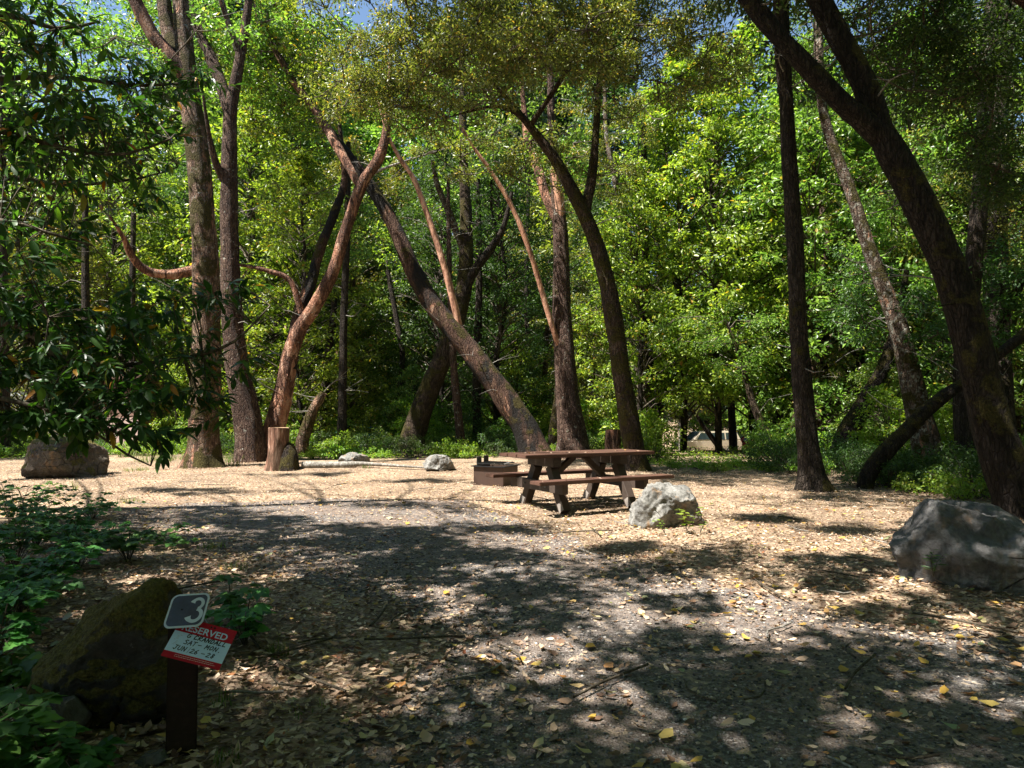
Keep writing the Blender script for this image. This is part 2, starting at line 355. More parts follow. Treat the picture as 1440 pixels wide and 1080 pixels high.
# ------------------------------------------------------------------ tubes (trunks, limbs, twigs)
def resample(pts, step):
    if step is None: return pts
    out = []
    n = len(pts)
    for i in range(n-1):
        p0 = pts[max(0, i-1)]; p1 = pts[i]; p2 = pts[i+1]; p3 = pts[min(n-1, i+2)]
        k = max(1, int((p2[0]-p1[0]).length/step))
        for j in range(k):
            t = j/k; t2 = t*t; t3 = t2*t
            v = .5*((2*p1[0])+(-p0[0]+p2[0])*t+(2*p0[0]-5*p1[0]+4*p2[0]-p3[0])*t2+(-p0[0]+3*p1[0]-3*p2[0]+p3[0])*t3)
            out.append((v, p1[1]*(1-t)+p2[1]*t))
    out.append(pts[-1]); return out
def tube_arrays(pts, sides, base_i=0, step=.15, rough=0.0, flare=0.0, seed=0):
    pts = resample([(Vector(p), r) for p, r in pts], step)
    V = []; F = []; n = len(pts)
    T = [(pts[min(n-1, i+1)][0]-pts[max(0, i-1)][0]).normalized() for i in range(n)]
    x = T[0].orthogonal().normalized()
    if abs(T[0].x) < .9: x = (Vector((1, 0, 0))-T[0]*T[0].x).normalized()
    z0 = pts[0][0].z; cent = []
    for i, (p, r) in enumerate(pts):
        x = (x-T[i]*x.dot(T[i])).normalized(); y = T[i].cross(x)
        for s in range(sides):
            a = 2*math.pi*s/sides; dvec = x*math.cos(a)+y*math.sin(a)
            rr = r
            if rough:
                q = p+dvec*r
                rr = r*(1+rough*(noise.noise(Vector((q.x*2.2/1, q.y*2.2, q.z*.9))+Vector((seed, 0, 0)))*1.1+noise.noise(Vector((q.x*9, q.y*9, q.z*2.5)))*.6))
            if flare:
                hh = max(0, p.z-z0)/(r*2.3)
                if hh < 1:
                    lob = .45+.55*max(0, math.cos(a*5+seed+math.sin(a*2+seed)*.8))
                    rr += r*flare*lob*(1-hh)**2.6
            V.append(tuple(p+dvec*rr))
        cent.append(p)
    for i in range(n-1):
        for s in range(sides):
            a = i*sides+s; b = i*sides+(s+1) % sides
            F.append((base_i+a, base_i+b, base_i+b+sides, base_i+a+sides))
    return V, F, pts
def tubes_mesh(name, chains, sides, mat, step=.15, rough=0, flare=0, seed=0, org=Vector()):
    V = []; F = []
    for ch in chains:
        ch = [(Vector(p)-org, r) for p, r in ch]
        v, f, _ = tube_arrays(ch, sides, len(V), step, rough, flare, seed)
        V += v; F += f
    return np_mesh(name, np.array(V), np.array(F), mat, smooth=True)

# ------------------------------------------------------------------ leaves
LEAF_FAR = (np.array([(0, 0, 0), (.5, -.5, .12), (1, 0, -.08), (.5, .5, .12)]), np.array([(0, 1, 2), (0, 2, 3)]))
LEAF_MID = (np.array([(0, 0, 0), (.3, -.42, .10), (.7, -.38, .06), (1, 0, -.16), (.7, .38, .06), (.3, .42, .10), (.5, 0, -.02)]),
            np.array([(0, 1, 6), (1, 2, 6), (2, 3, 6), (3, 4, 6), (4, 5, 6), (5, 0, 6)]))
def _lance():
    xs = [0, .12, .3, .5, .7, .88, 1]; ws = [.05, .26, .44, .5, .40, .2, 0]
    V = []; F = []
    for x, w in zip(xs, ws):
        bend = -.22*x*x
        V += [(x, -w, bend+.10*w*2*.5), (x, 0, bend), (x, w, bend+.10*w*2*.5)]
    for i in range(len(xs)-1):
        a = i*3
        F += [(a, a+1, a+4, a+3), (a+1, a+2, a+5, a+4)]
    return np.array(V), np.array(F)
LEAF_NEAR = _lance()
def _lobed():
    # palmate three-lobed toothed outline
    pts = [(0, 0), (-.05, -.28), (.12, -.48), (.28, -.42), (.34, -.50), (.50, -.40), (.56, -.26), (.70, -.30), (.82, -.16), (1, 0)]
    full = pts+[(x, -y) for x, y in pts[-2:0:-1]]
    V = [(x, y, .12*abs(y)-.15*x*x) for x, y in full]; V.append((.35, 0, -.02)); c = len(V)-1; n = len(full)
    return np.array(V), np.array([(i, (i+1) % n, c) for i in range(n)])
LEAF_LOBED = _lobed()
LEAF_DRY = (np.array([(0, 0, .05), (.25, -.40, .10), (.65, -.42, .02), (1, -.05, .16), (.7, .36, .14), (.3, .44, .0), (.5, 0, -.05)]),
            np.array([(0, 1, 6), (1, 2, 6), (2, 3, 6), (3, 4, 6), (4, 5, 6), (5, 0, 6)]))
def norm(a): return a/np.maximum(1e-9, np.linalg.norm(a, axis=1))[:, None]
def leaf_geo(tmpl, pos, axis, nrm, L, W):
    T, Fc = tmpl; n = len(pos)
    axis = norm(axis); nrm = norm(nrm - axis*(nrm*axis).sum(1)[:, None]); side = np.cross(nrm, axis)
    V = pos[:, None, :] + axis[:, None, :]*(T[:, 0][None, :, None]*L[:, None, None]) + side[:, None, :]*(T[:, 1][None, :, None]*W[:, None, None]) + nrm[:, None, :]*(T[:, 2][None, :, None]*L[:, None, None])
    F = Fc[None]+(np.arange(n)*len(T))[:, None, None]
    return V.reshape(-1, 3), F.reshape(-1, Fc.shape[1])
def clump_leaves(centers, rad, per, L, W, tmpl=LEAF_FAR, flat=.6, up=.8, droop=.3, rng=RNG):
    """leaves in fuzzy flattened balls round each centre"""
    n = len(centers); rad = np.broadcast_to(np.asarray(rad, float), (n,))
    c = np.repeat(centers, per, 0); r = np.repeat(rad, per)
    d = norm(rng.normal(size=(n*per, 3))); q = rng.random(n*per)**.5
    off = d*(q*r)[:, None]; off[:, 2] *= flat
    pos = c+off
    axis = d*np.array([1, 1, .5])+rng.normal(size=pos.shape)*.6; axis[:, 2] -= droop
    nr = rng.normal(size=pos.shape)*.75+np.array([0, 0, up])+d*.35
    k = rng.uniform(.7, 1.25, len(pos))
    return leaf_geo(tmpl, pos, axis, nr, L*k, W*k*rng.uniform(.85, 1.1, len(pos)))

# ------------------------------------------------------------------ what is sunlit on the ground
LIT_POLY_PX = [(-60, 696), (120, 690), (165, 668), (300, 654), (420, 656), (600, 658), (740, 662), (860, 680), (985, 694), (1060, 712), (1180, 716), (1262, 722), (1258, 775), (1130, 768), (1010, 758), (930, 782), (820, 790), (700, 768), (610, 742), (480, 728), (330, 712), (130, 718), (-60, 716)]
LIT_POLY = [G(*p).xy for p in LIT_POLY_PX]
DAPPLE_PX = [(700, 800, 90, 14), (560, 838, 90, 14), (640, 866, 70, 18), (690, 905, 60, 16), (765, 925, 70, 17), (830, 880, 60, 12), (1010, 882, 75, 17), (1090, 868, 60, 10), (1290, 885, 110, 18), (1160, 848, 120, 14), (1240, 905, 60, 14), (960, 826, 80, 14), (1100, 800, 110, 12), (1390, 880, 60, 14), (660, 985, 60, 22), (745, 1010, 50, 18), (1010, 1010, 60, 20), (1165, 1038, 50, 15), (1180, 985, 50, 10), (380, 800, 60, 9), (330, 870, 60, 18), (430, 905, 60, 22), (480, 870, 60, 12), (360, 945, 55, 14), (820, 1050, 60, 20), (960, 960, 50, 10), (480, 960, 40, 10), (60, 1060, 40, 20), (1330, 960, 70, 8), (100, 740, 60, 5), (480, 780, 100, 7), (250, 745, 60, 5),
             (1120, 690, 60, 5), (1230, 680, 50, 4), (1180, 664, 60, 4), (400, 1010, 40, 14), (520, 925, 40, 10), (1400, 800, 60, 10), (1300, 820, 50, 10)]
def in_poly(x, y, poly):
    c = False; j = len(poly)-1
    for i in range(len(poly)):
        xi, yi = poly[i]; xj, yj = poly[j]
        if (yi > y) != (yj > y) and x < (xj-xi)*(y-yi)/(yj-yi)+xi: c = not c
        j = i
    return c
def lit(x, y):
    if in_poly(x, y, LIT_POLY): return True
    if y < .3: return False
    q = proj(Vector((x, y, 0)))
    for (a, b, rx, ry) in DAPPLE_PX:
        if ((q[0]-a)/rx)**2+((q[1]-b)/ry)**2 < 1: return True
    return False
def sun_foot(p):
    t = p[2]/SUN.z
    return p[0]-SUN.x*t, p[1]-SUN.y*t
_tg = [([(560, 222), (582, 252), (602, 305), (624, 372), (638, 425), (645, 460)], 21.3), ([(668, 210), (695, 248), (722, 295), (744, 350), (755, 385), (768, 430), (780, 470)], 20), ([(262, 200), (268, 300), (272, 400), (274, 480), (272, 560), (272, 620), (270, 645)], 18.2),
       ([(425, 620), (440, 580), (450, 560)], 22.4), ([(442, 432), (468, 382), (508, 262), (533, 222)], 21), ([(1190, 250), (1202, 285), (1217, 335), (1243, 405), (1262, 455)], 16), ([(385, 610), (382, 640)], 17), ([(582, 600), (575, 625)], 25), ([(755, 240), (742, 195), (778, 200)], 21.5),
       ([(640, 450), (670, 500), (705, 555)], 22), ([(790, 560), (800, 620)], 21), ([(235, 385), (182, 355)], 17.5), ([(1092, 540), (1092, 600)], 28), ([(145, 600), (165, 610), (185, 620), (185, 600)], 26), ([(440, 20), (540, 60), (500, 100)], 20)]
LIT_PTS = np.array([tuple(P(a, b, d)) for pts, d in _tg for a, b in pts])
def blocks_target(p, r):
    v = np.array(tuple(p))-LIT_PTS; t = v@np.array(tuple(SUN)); m = t > .6
    d = np.linalg.norm(v-t[:, None]*np.array(tuple(SUN)), axis=1)
    return bool((m & (d < r+.05)).any())
def blocks_light(p, r=0.4):
    x, y = sun_foot(p)
    if in_poly(x, y, LIT_POLY): return True
    return any(in_poly(x+dx*r, y+dy*r, LIT_POLY) for dx, dy in ((1, 0), (-1, 0), (0, 1), (0, -1)))

# ------------------------------------------------------------------ setting
def ground():
    xs = np.concatenate([np.linspace(-90, -14, 24)[:-1], np.linspace(-14, 16, 101), np.linspace(16, 90, 24)[1:]])
    ys = np.concatenate([np.linspace(-30, 1, 10)[:-1], np.linspace(1, 30, 98), np.linspace(30, 110, 30)[1:]])
    V = [(x, y, gz(x, y)) for y in ys for x in xs]; nx = len(xs)
    F = [(j*nx+i, j*nx+i+1, (j+1)*nx+i+1, (j+1)*nx+i) for j in range(len(ys)-1) for i in range(nx-1)]
    o = link('ground', np_mesh('ground', np.array(V), np.array(F), M['ground'], smooth=True)); tag(o, kind='structure')
    tag(o, 'leaf covered forest floor of the campsite', None)
ground()
PAD_PX = [(200, 2400), (430, 1180), (520, 1040), (600, 960), (600, 890), (500, 830), (360, 785), (200, 745), (170, 722), (300, 706), (500, 700), (640, 704), (720, 730), (830, 770), (940, 800), (1080, 840), (1280, 885), (1600, 930), (2600, 1200), (3000, 2400)]
PAD = [G(*p).xy for p in PAD_PX]
def pad():
    bm = bmesh.new(); x0, x1, y0, y1, s = -9, 9, 1.0, 14, .16
    idx = {}
    def vert(i, j):
        if (i, j) not in idx:
            x = x0+i*s; y = y0+j*s
            idx[(i, j)] = bm.verts.new((x, y, gz(x, y)+.006))
        return idx[(i, j)]
    for i in range(int((x1-x0)/s)):
        for j in range(int((y1-y0)/s)):
            x = x0+(i+.5)*s; y = y0+(j+.5)*s
            w = Vector((x, y, 0)); k = .35
            if in_poly(x+k*noise.noise(w*1.1), y+k*noise.noise(w*1.1+Vector((5, 5, 5))), PAD):
                bm.faces.new([vert(i, j), vert(i+1, j), vert(i+1, j+1), vert(i, j+1)])
    me = bpy.data.meshes.new('gravel_pad'); bm.to_mesh(me); bm.free()
    me.polygons.foreach_set('use_smooth', [True]*len(me.polygons))
    tag(link('gravel_pad', me, M['gravel']), 'grey compacted gravel parking spur', kind='structure')
pad()

def edge_dist(x, y, poly):
    m = 9
    for (x1, y1), (x2, y2) in zip(poly, list(poly[1:])+[poly[0]]):
        dx, dy = x2-x1, y2-y1; t = max(0, min(1, ((x-x1)*dx+(y-y1)*dy)/(dx*dx+dy*dy+1e-9)))
        m = min(m, math.hypot(x-x1-t*dx, y-y1-t*dy))
    return m
def visible_xy(n, y0, y1, power=1.0, rng=RNG, spread=.86):
    u = rng.random(n); y = (y0**power+(y1**power-y0**power)*u)**(1/power)
    x = rng.uniform(-spread, spread, n)*y
    return x, y
def litter():
    rng = np.random.default_rng(3)
    n = 190000
    x, y = visible_xy(n, 1.9, 20, 1.25, rng)
    ok = np.ones(n, bool); z = np.zeros(n)
    for i in range(n):
        v = Vector((x[i]*.7, y[i]*.7, 0)); d = noise.noise(v)*.5+.5
        pr = .38+.8*d*(noise.noise(Vector((x[i]*2.3, y[i]*2.3, 5)))*.5+.75)
        if in_poly(x[i]+.5*noise.noise(v*3), y[i]+.5*noise.noise(v*3+Vector((3, 3, 3))), PAD):
            pr = .035+.3*max(0, d-.35)*(noise.noise(v*4)*.5+.5)+.7*math.exp(-edge_dist(x[i], y[i], PAD)/.4)
            pr += .22*max(0, min(1, (y[i]-5)/4))
        if rng.random() > pr: ok[i] = False
        else: z[i] = gz(x[i], y[i])+rng.random()*.022+.006
    x, y, z = x[ok], y[ok], z[ok]; n = len(x)
    pos = np.stack([x, y, z], 1)
    a = rng.random(n)*6.283; ax = np.stack([np.cos(a), np.sin(a), rng.normal(0, .15, n)], 1)
    nr = rng.normal(0, .33, (n, 3)); nr[:, 2] = 1
    L = (.018+.06*rng.random(n)**1.8)*np.clip(1.15-.035*y, .7, 1.1); W = L*rng.uniform(.3, .55, n)
    V, F = leaf_geo(LEAF_DRY, pos, ax, nr, L, W)
    tag(link('leaf_litter', np_mesh('leaf_litter', V, F, M['litter'])), 'dry tan and brown fallen leaves covering the ground', 'leaf litter', kind='stuff')
    # bigger fresh fallen leaves
    n = 950; x, y = visible_xy(n, 2.0, 11, 1.2, rng); pos = np.array([(a_, b_, gz(a_, b_)+.024) for a_, b_ in zip(x, y)])
    a = rng.random(n)*6.283; ax = np.stack([np.cos(a), np.sin(a), rng.normal(0, .1, n)], 1)
    nr = rng.normal(0, .2, (n, 3)); nr[:, 2] = 1
    L = rng.uniform(.04, .10, n); W = L*rng.uniform(.35, .7, n)
    V, F = leaf_geo(LEAF_DRY, pos, ax, nr, L, W)
    tag(link('fallen_leaves', np_mesh('fallen_leaves', V, F, M['fallen'])), 'larger yellow and pale green leaves scattered over the gravel', 'fallen leaves', kind='stuff')
    # loose gravel
    n = 26000; x, y = visible_xy(n, 1.9, 8, 1.1, rng)
    keep = [i for i in range(n) if in_poly(x[i]+.5*noise.noise(Vector((x[i]*2, y[i]*2, 0))), y[i], PAD)]
    x, y = x[keep], y[keep]; n = len(x)
    t = bmesh.new(); bmesh.ops.create_icosphere(t, subdivisions=1, radius=1); T = np.array([v.co[:] for v in t.verts]); TF = np.array([[v.index for v in f.verts] for f in t.faces]); t.free()
    r = rng.uniform(.004, .011, n)*(1+.5*(rng.random(n) < .06)); S = rng.uniform(.6, 1.3, (n, 3)); S[:, 2] *= .6
    V = T[None]*(S*r[:, None])[:, None, :]*(1+rng.normal(0, .12, (n, len(T), 1)))
    c = np.array([(a_, b_, gz(a_, b_)+.008) for a_, b_ in zip(x, y)])
    V = V+c[:, None, :]; F = TF[None]+(np.arange(n)*len(T))[:, None, None]
    nn = N('gravel_chips'); g = nn.n('ShaderNodeNewGeometry')
    gm = nn.done(nn.principled(nn.ramp(g.outputs['Random Per Island'], [(0, (.04, .038, .037)), (.5, (.10, .095, .09)), (.85, (.2, .19, .18)), (.96, (.4, .3, .22)), (1, (.55, .54, .52))]), .8, spec=.3))
    tag(link('loose_gravel', np_mesh('loose_gravel', V.reshape(-1, 3), F.reshape(-1, 3), gm)), 'small loose grey stones on the parking spur', 'gravel', kind='stuff')
litter()
def sticks():
    rng = np.random.default_rng(77); protos = []
    for k in range(4):
        L = (.18, .28, .4, .6)[k]; p = [(Vector((L*(t-.5), rng.normal(0, .02), .012+rng.random()*.012)), .0035+.0015*(1-t)+k*.001) for t in (0, .33, .66, 1)]
        ch = [p, [(p[1][0], .003), (p[1][0]+Vector((.05, .05, .015)), .0015)]]
        protos.append(tubes_mesh('fallen_twig', ch, 6, M['bark_twig' if k % 2 else 'bark_grey_twig'], .06, .1))
    for i in range(130):
        y = 2.2+12*rng.random()**1.5; x = rng.uniform(-.8, .8)*y
        o = link('fallen_twig', protos[int(rng.integers(4))], loc=(x, y, gz(x, y)+.02)); o.rotation_euler = (0, 0, rng.random()*6.28)
        tag(o, 'small dry twig lying among the fallen leaves', 'twig', 'dry twigs on the ground')
sticks()

# ------------------------------------------------------------------ rocks
def rock(name, loc, size, seed, planes, mat, label, rough=.07, rz=0, sub=5, sink=.06, group=None):
    bm = bmesh.new(); bmesh.ops.create_icosphere(bm, subdivisions=sub, radius=1)
    rnd = random.Random(seed); pl = []
    for p in planes: pl.append((Vector(p[:3]).normalized(), p[3]))
    for _ in range(9):
        v = Vector((rnd.gauss(0, 1), rnd.gauss(0, 1), rnd.gauss(0, .8))).normalized(); pl.append((v, rnd.uniform(.72, .95)))
    off = Vector((seed*3.1, seed*1.7, 0))
    for v in bm.verts:
        d = v.co.normalized(); t = 1.25
        for n_, k in pl:
            c = d.dot(n_)
            if c > .05: t = min(t, k/c)
        q = d*t
        q = q*(1+rough*(noise.noise(q*1.6+off)*1.3+noise.noise(q*4+off)*.6)) + d*(rough*.45*(abs(noise.noise(q*7+off))-.3)) + d*rough*.15*noise.noise(q*18+off)
        v.co = Vector((q.x*size[0], q.y*size[1], q.z*size[2]))
    zmin = -.55*size[2]
    bm.transform(Matrix.Translation((0, 0, -zmin-sink)))
    me = bpy.data.meshes.new(name); bm.to_mesh(me); bm.free(); me.polygons.foreach_set('use_smooth', [True]*len(me.polygons))
    o = link(name, me, mat, loc=loc); o.rotation_euler.z = rz
    tag(o, label, 'boulder', group)
    return o
def outline_rock(name, d, top, bottom, depth, mat, label, seed, cat='boulder', facets=(), rough=.05, cx=None, back=.5, rz=0):
    """boulder whose front outline runs through (px,py) points; real width, height and depth in metres"""
    d0 = d; d = d+.55*depth
    pts = [P(x, y, d) for x, y in top]; bot = [P(x, y, d) for x, y in bottom]
    ring = [(p.x, p.z) for p in pts]+[(p.x, p.z) for p in bot]
    mx = sum(p[0] for p in ring)/len(ring); zb = min(p[1] for p in ring)
    top_z = max(p[1] for p in ring); mz = zb+(top_z-zb)*.42
    # radial function of outline
    def rad(ax, az):
        best = None
        n = len(ring)
        for i in range(n):
            x1, z1 = ring[i][0]-mx, ring[i][1]-mz; x2, z2 = ring[(i+1) % n][0]-mx, ring[(i+1) % n][1]-mz
            den = ax*(z2-z1)-az*(x2-x1)
            if abs(den) < 1e-9: continue
            t = (x1*(z2-z1)-z1*(x2-x1))/den; u = (x1*az-z1*ax)/den
            if t > 0 and -1e-6 <= u <= 1+1e-6: best = t if best is None else max(best, t)
        return best or .1
    bm = bmesh.new(); bmesh.ops.create_icosphere(bm, subdivisions=6, radius=1)
    rnd = random.Random(seed); pl = [(Vector((rnd.gauss(0, 1), rnd.gauss(-.4, .8), rnd.gauss(.3, .7))).normalized(), (w_ := .0)+rnd.uniform(.74, .9)*(max(q[0] for q in ring)-min(q[0] for q in ring))*.42) for _ in range(4)]+[(Vector(f[:3]).normalized(), f[3]) for f in facets]
    off = Vector((seed*2.3, seed, seed*.7))
    w = max(p[0] for p in ring)-min(p[0] for p in ring)
    for v in bm.verts:
        dd = v.co.normalized(); hxy = math.hypot(dd.x, dd.z)
        if hxy < 1e-4: ax, az = 1, 0
        else: ax, az = dd.x/hxy, dd.z/hxy
        r = rad(ax, az)
        # squarish cross-section
        e = 2.8; k = 1/((hxy**e+abs(dd.y)**e)**(1/e))
        q = Vector((ax*r*hxy*k, dd.y*k*depth, az*r*hxy*k))
        for n_, kk in pl:
            s_ = q.dot(n_)-kk
            if s_ > 0: q -= n_*s_*.97
        f = noise.noise(q*2.1+off)*1.2+noise.noise(q*5+off)*.7+abs(noise.noise(q*9+off))*.5+noise.noise(q*22+off)*.2
        q += dd*rough*(f-.75+.8*abs(noise.noise(q*3.3+off*1.3))-.25*abs(noise.noise(q*14+off))+.12*noise.noise(q*40+off))
        v.co = q
    base = Vector((mx, d, 0)); base.z = gz(base.x, base.y)
    bm.transform(Matrix.Translation((0, 0, mz-base.z)))
    me = bpy.data.meshes.new(name); bm.to_mesh(me); bm.free(); me.polygons.foreach_set('use_smooth', [True]*len(me.polygons))
    o = link(name, me, mat, loc=base); o.rotation_euler.z = rz; return tag(o, label, cat)
outline_rock('boulder', 8.45, [(888, 712), (893, 692), (908, 678), (928, 673), (945, 675), (960, 681), (978, 684), (984, 700), (998, 722)], [(1002, 745), (975, 752), (930, 752), (893, 750), (884, 738)], .42, M['rock_pale'],
    'pale grey angular boulder, sunlit on its left, in front of the picnic table', 3, facets=((.42, -.86, -.28, .24), (.85, -.4, .2, .36), (.3, -.3, .9, .30)), rough=.075, back=.3)
outline_rock('boulder', 5.5, [(1268, 765), (1270, 732), (1284, 710), (1315, 701), (1355, 707), (1405, 720), (1445, 736), (1505, 752), (1575, 790)], [(1590, 870), (1450, 858), (1385, 848), (1325, 838), (1275, 822)], .5, M['rock_grey'],
    'big dark grey boulder with cracked face at the right edge, nearest large rock', 11, facets=((.1, -.75, .65, .46), (-.9, -.3, .2, .85)), rough=.08, rz=R(-22))
outline_rock('boulder', 6.9, [(1310, 760), (1312, 715), (1345, 702), (1390, 708), (1430, 728), (1460, 760)], [(1460, 800), (1310, 800)], .5, M['rock_grey'],
    'dark stone slab just behind the big cracked boulder at the right edge', 17, rough=.03, back=.6)
outline_rock('boulder', 15.2, [(30, 650), (33, 630), (48, 618), (85, 614), (122, 618), (142, 632), (148, 655)], [(145, 670), (90, 674), (40, 672)], .7, M['rock_brown'],
    'large brown boulder under the leafy branch at far left', 5, rough=.06)
outline_rock('boulder', 17.6, [(474, 650), (480, 641), (492, 636), (512, 637), (521, 643)], [(520, 658), (495, 661), (474, 657)], .35, M['rock_pale'],
    'low pale rock beside the thin log, left of the rounder rock', 8, rough=.04)
outline_rock('boulder', 16.8, [(594, 652), (600, 641), (612, 637), (628, 641), (637, 650)], [(640, 658), (620, 663), (598, 661)], .4, M['rock_pale'],
    'rounded grey rock between the low rock and the fire ring', 9, rough=.04)
outline_rock('boulder', 3.1, [(50, 970), (62, 910), (90, 880), (128, 850), (160, 822), (200, 802), (236, 797), (256, 808), (266, 850)], [(262, 1000), (240, 1040), (150, 1030), (80, 1025), (48, 1000)], .3, M['rock_moss'],
    'moss covered leaning boulder beside the number three sign post', 21, facets=((.25, -.9, -.25, .24),), rough=.05, back=.9)
outline_rock('stone', 2.95, [(50, 1000), (75, 985), (110, 978), (125, 990)], [(120, 1020), (60, 1025)], .1, M['rock_grey'],
    'flat grey stone at the foot of the mossy boulder', 23, 'stone', rough=.006)
outline_rock('stone', 2.85, [(128, 1058), (138, 1048), (150, 1050), (154, 1062)], [(150, 1070), (132, 1070)], .03, M['pebble'], 'small speckled pebble near the sign post foot', 25, 'stone', rough=.004)
outline_rock('stone', 2.78, [(190, 1070), (205, 1058), (228, 1056), (236, 1066)], [(230, 1078), (196, 1080)], .05, M['rock_grey'], 'smooth blue grey stone in front of the sign post', 27, 'stone', rough=.004)

# ------------------------------------------------------------------ picnic table
def picnic_table():
    a = R(29); L = 2.34
    t = empty('picnic_table', (1.02, 10.5, gz(1.02, 10.5)), a, 'brown wooden picnic table with attached benches in the sunny clearing', 'picnic table')
    for k in range(3):
        y = (k-1)*.262
        MB().box((0.0+(k-1)*-.006, y, .785), (L, .254, .05), bev=.007).build('tabletop_board', M['table_top'], t)
    for s in (-1, 1):
        MB().box((.0, s*.68, .445), (L+.04, .27, .05), bev=.007).build('seat', M['table_top'], t)
    for x in (-.62, .58):
        MB().box((x, 0, .69), (.14, .74, .135), bev=.006).build('top_support', M['table_frame'], t)
        sx = -.115 if x < 0 else .115
        MB().box((x+sx, 0, .345), (.09, 1.5, .145), bev=.006).build('seat_support', M['table_frame'], t)
        for s in (-1, 1):
            lg = MB().beam((x, s*.20, .625), (x, s*.56, .0), .13, .135).build('leg', M['table_frame'], t)
            MB().box((x-.068, s*.545, .075), (.006, .12, .13), rot=Euler((s*R(30), 0, 0))).build('leg_end_patch', M['foot_grey'], lg)  # grey patch low on the left face of each leg
        for s in (-1, 1):
            MB().cyl((x+sx*1.42, s*.30, .345), .016, .02, 'X', 8).build('bolt', M['steel_grey'], t)
    for x, e in ((-.5, -.09), (.46, .09)):
        MB().beam((x, 0, .43), (e, 0, .745), .085, .085).build('brace', M['table_frame'], t)
    MB().box((-.0, 0, .742), (.09, .72, .035), bev=.004).build('centre_batten', M['table_frame'], t)
    return t
picnic_table()

def fire_pit():
    p = G(697, 683); p.y += .25
    t = empty('fire_pit', (p.x, p.y, gz(p.x, p.y)), R(-26), 'square brown steel fire pit with raised grill beside the picnic table', 'fire pit')
    w = .64; h = .37
    b = MB()
    for s in (-1, 1):
        b.box((s*(w/2), 0, h/2), (.02, w+.02, h)); b.box((0, s*(w/2-.0), h/2-.001), (w-.022, .02, h-.004))
    b.build('fire_box', M['steel_brown'], t)
    r = MB()
    for s in (-1, 1):
        r.box((s*(w/2+.02), 0, h+.012), (.07, w+.11, .02), bev=.003); r.box((0, s*(w/2+.02), h+.0095), (w-.035, .07, .018), bev=.003)
    r.build('rim', M['steel_black'], t)
    g = MB()
    for i in range(14): g.beam((-.27+i*.0415, -.25, h+.075), (-.27+i*.0415, .25, h+.075), .011, .011, 0)
    for y in (-.25, .25): g.beam((-.29, y, h+.06), (.29, y, h+.06), .02, .02, 0)
    g = g.build('grill', M['steel_black'], t)
    MB().tube([(.29, -.2, h+.06), (.4, -.2, h+.10), (.4, -.05, h+.10), (.29, -.05, h+.06)], .01).build('handle', M['steel_grey'], g)
    MB().box((-.30, -.16, h+.10), (.012, .2, .19), bev=.002).build('side_bracket', M['steel_grey'], t)
    MB().box((-.30, .14, h+.10), (.012, .2, .19), bev=.002).build('side_bracket', M['steel_black'], t)
    bm = bmesh.new(); bmesh.ops.create_grid(bm, x_segments=14, y_segments=14, size=w/2-.012)
    for v in bm.verts: v.co.z = .12+.05*noise.noise(v.co*7)
    me = bpy.data.meshes.new('ash'); bm.to_mesh(me); bm.free(); link('ash_bed', me, M['foot_grey'], t)
fire_pit()

# ------------------------------------------------------------------ site sign
STROKES = {  # simple hand-printed capitals on a 1x1 cell
 'G': [[(.85, .85), (.5, 1), (.15, .75), (.1, .3), (.45, 0), (.85, .2), (.85, .48), (.5, .46)]],
 'C': [[(.85, .85), (.45, 1), (.12, .6), (.15, .15), (.5, 0), (.85, .12)]],
 'R': [[(.1, 0), (.15, 1), (.7, .98), (.8, .72), (.15, .5), (.85, 0)]],
 'A': [[(.05, 0), (.5, 1), (.9, 0)], [(.2, .38), (.85, .4)]],
 'N': [[(.1, 0), (.15, 1), (.8, .02), (.88, 1)]],
 'D': [[(.12, 0), (.15, 1), (.6, .92), (.88, .5), (.6, .06), (.1, 0)]],
 'L': [[(.15, 1), (.1, .02), (.8, .05)]],
 'S': [[(.85, .9), (.4, 1), (.15, .75), (.8, .35), (.6, .02), (.1, .08)]],
 'T': [[(.05, .95), (.95, 1)], [(.5, .97), (.45, 0)]],
 'M': [[(.05, 0), (.15, 1), (.48, .35), (.82, 1), (.92, 0)]],
 'O': [[(.5, 1), (.12, .6), (.3, .05), (.8, .25), (.85, .75), (.5, 1)]],
 'J': [[(.2, 1), (.9, 1)], [(.6, 1), (.6, .25), (.35, 0), (.05, .2)]],
 'U': [[(.1, 1), (.12, .2), (.45, 0), (.8, .25), (.85, 1)]],
 '2': [[(.1, .78), (.45, 1), (.8, .75), (.1, .02), (.9, .04)]],
 '6': [[(.7, 1), (.2, .55), (.2, .1), (.6, .02), (.8, .3), (.5, .5), (.2, .35)]],
 '8': [[(.75, .85), (.4, 1), (.25, .72), (.75, .32), (.5, 0), (.15, .2), (.7, .7), (.75, .85)]],
 '-': [[(.1, .45), (.9, .5)]], '|': [[(.5, 1.25), (.45, -.2)]], '.': [[(.4, 0), (.5, .08)]], ' ': []}
def hand(mbm, s, x, y, h, adv, th, z=.0012, slant=.22):
    for ch in s:
        for st in STROKES[ch]:
            for (ax, ay), (bx, by) in zip(st[:-1], st[1:]):
                A = Vector((x+(ax*.8+ay*slant)*h, y+ay*h, z)); B = Vector((x+(bx*.8+by*slant)*h, y+by*h, z))
                d = (B-A).normalized(); n_ = Vector((-d.y, d.x, 0))*th/2; A -= d*th*.4; B += d*th*.4
                mbm.faces.new([mbm.verts.new(v) for v in (A-n_, B-n_, B+n_, A+n_)])
        x += adv
    return mbm
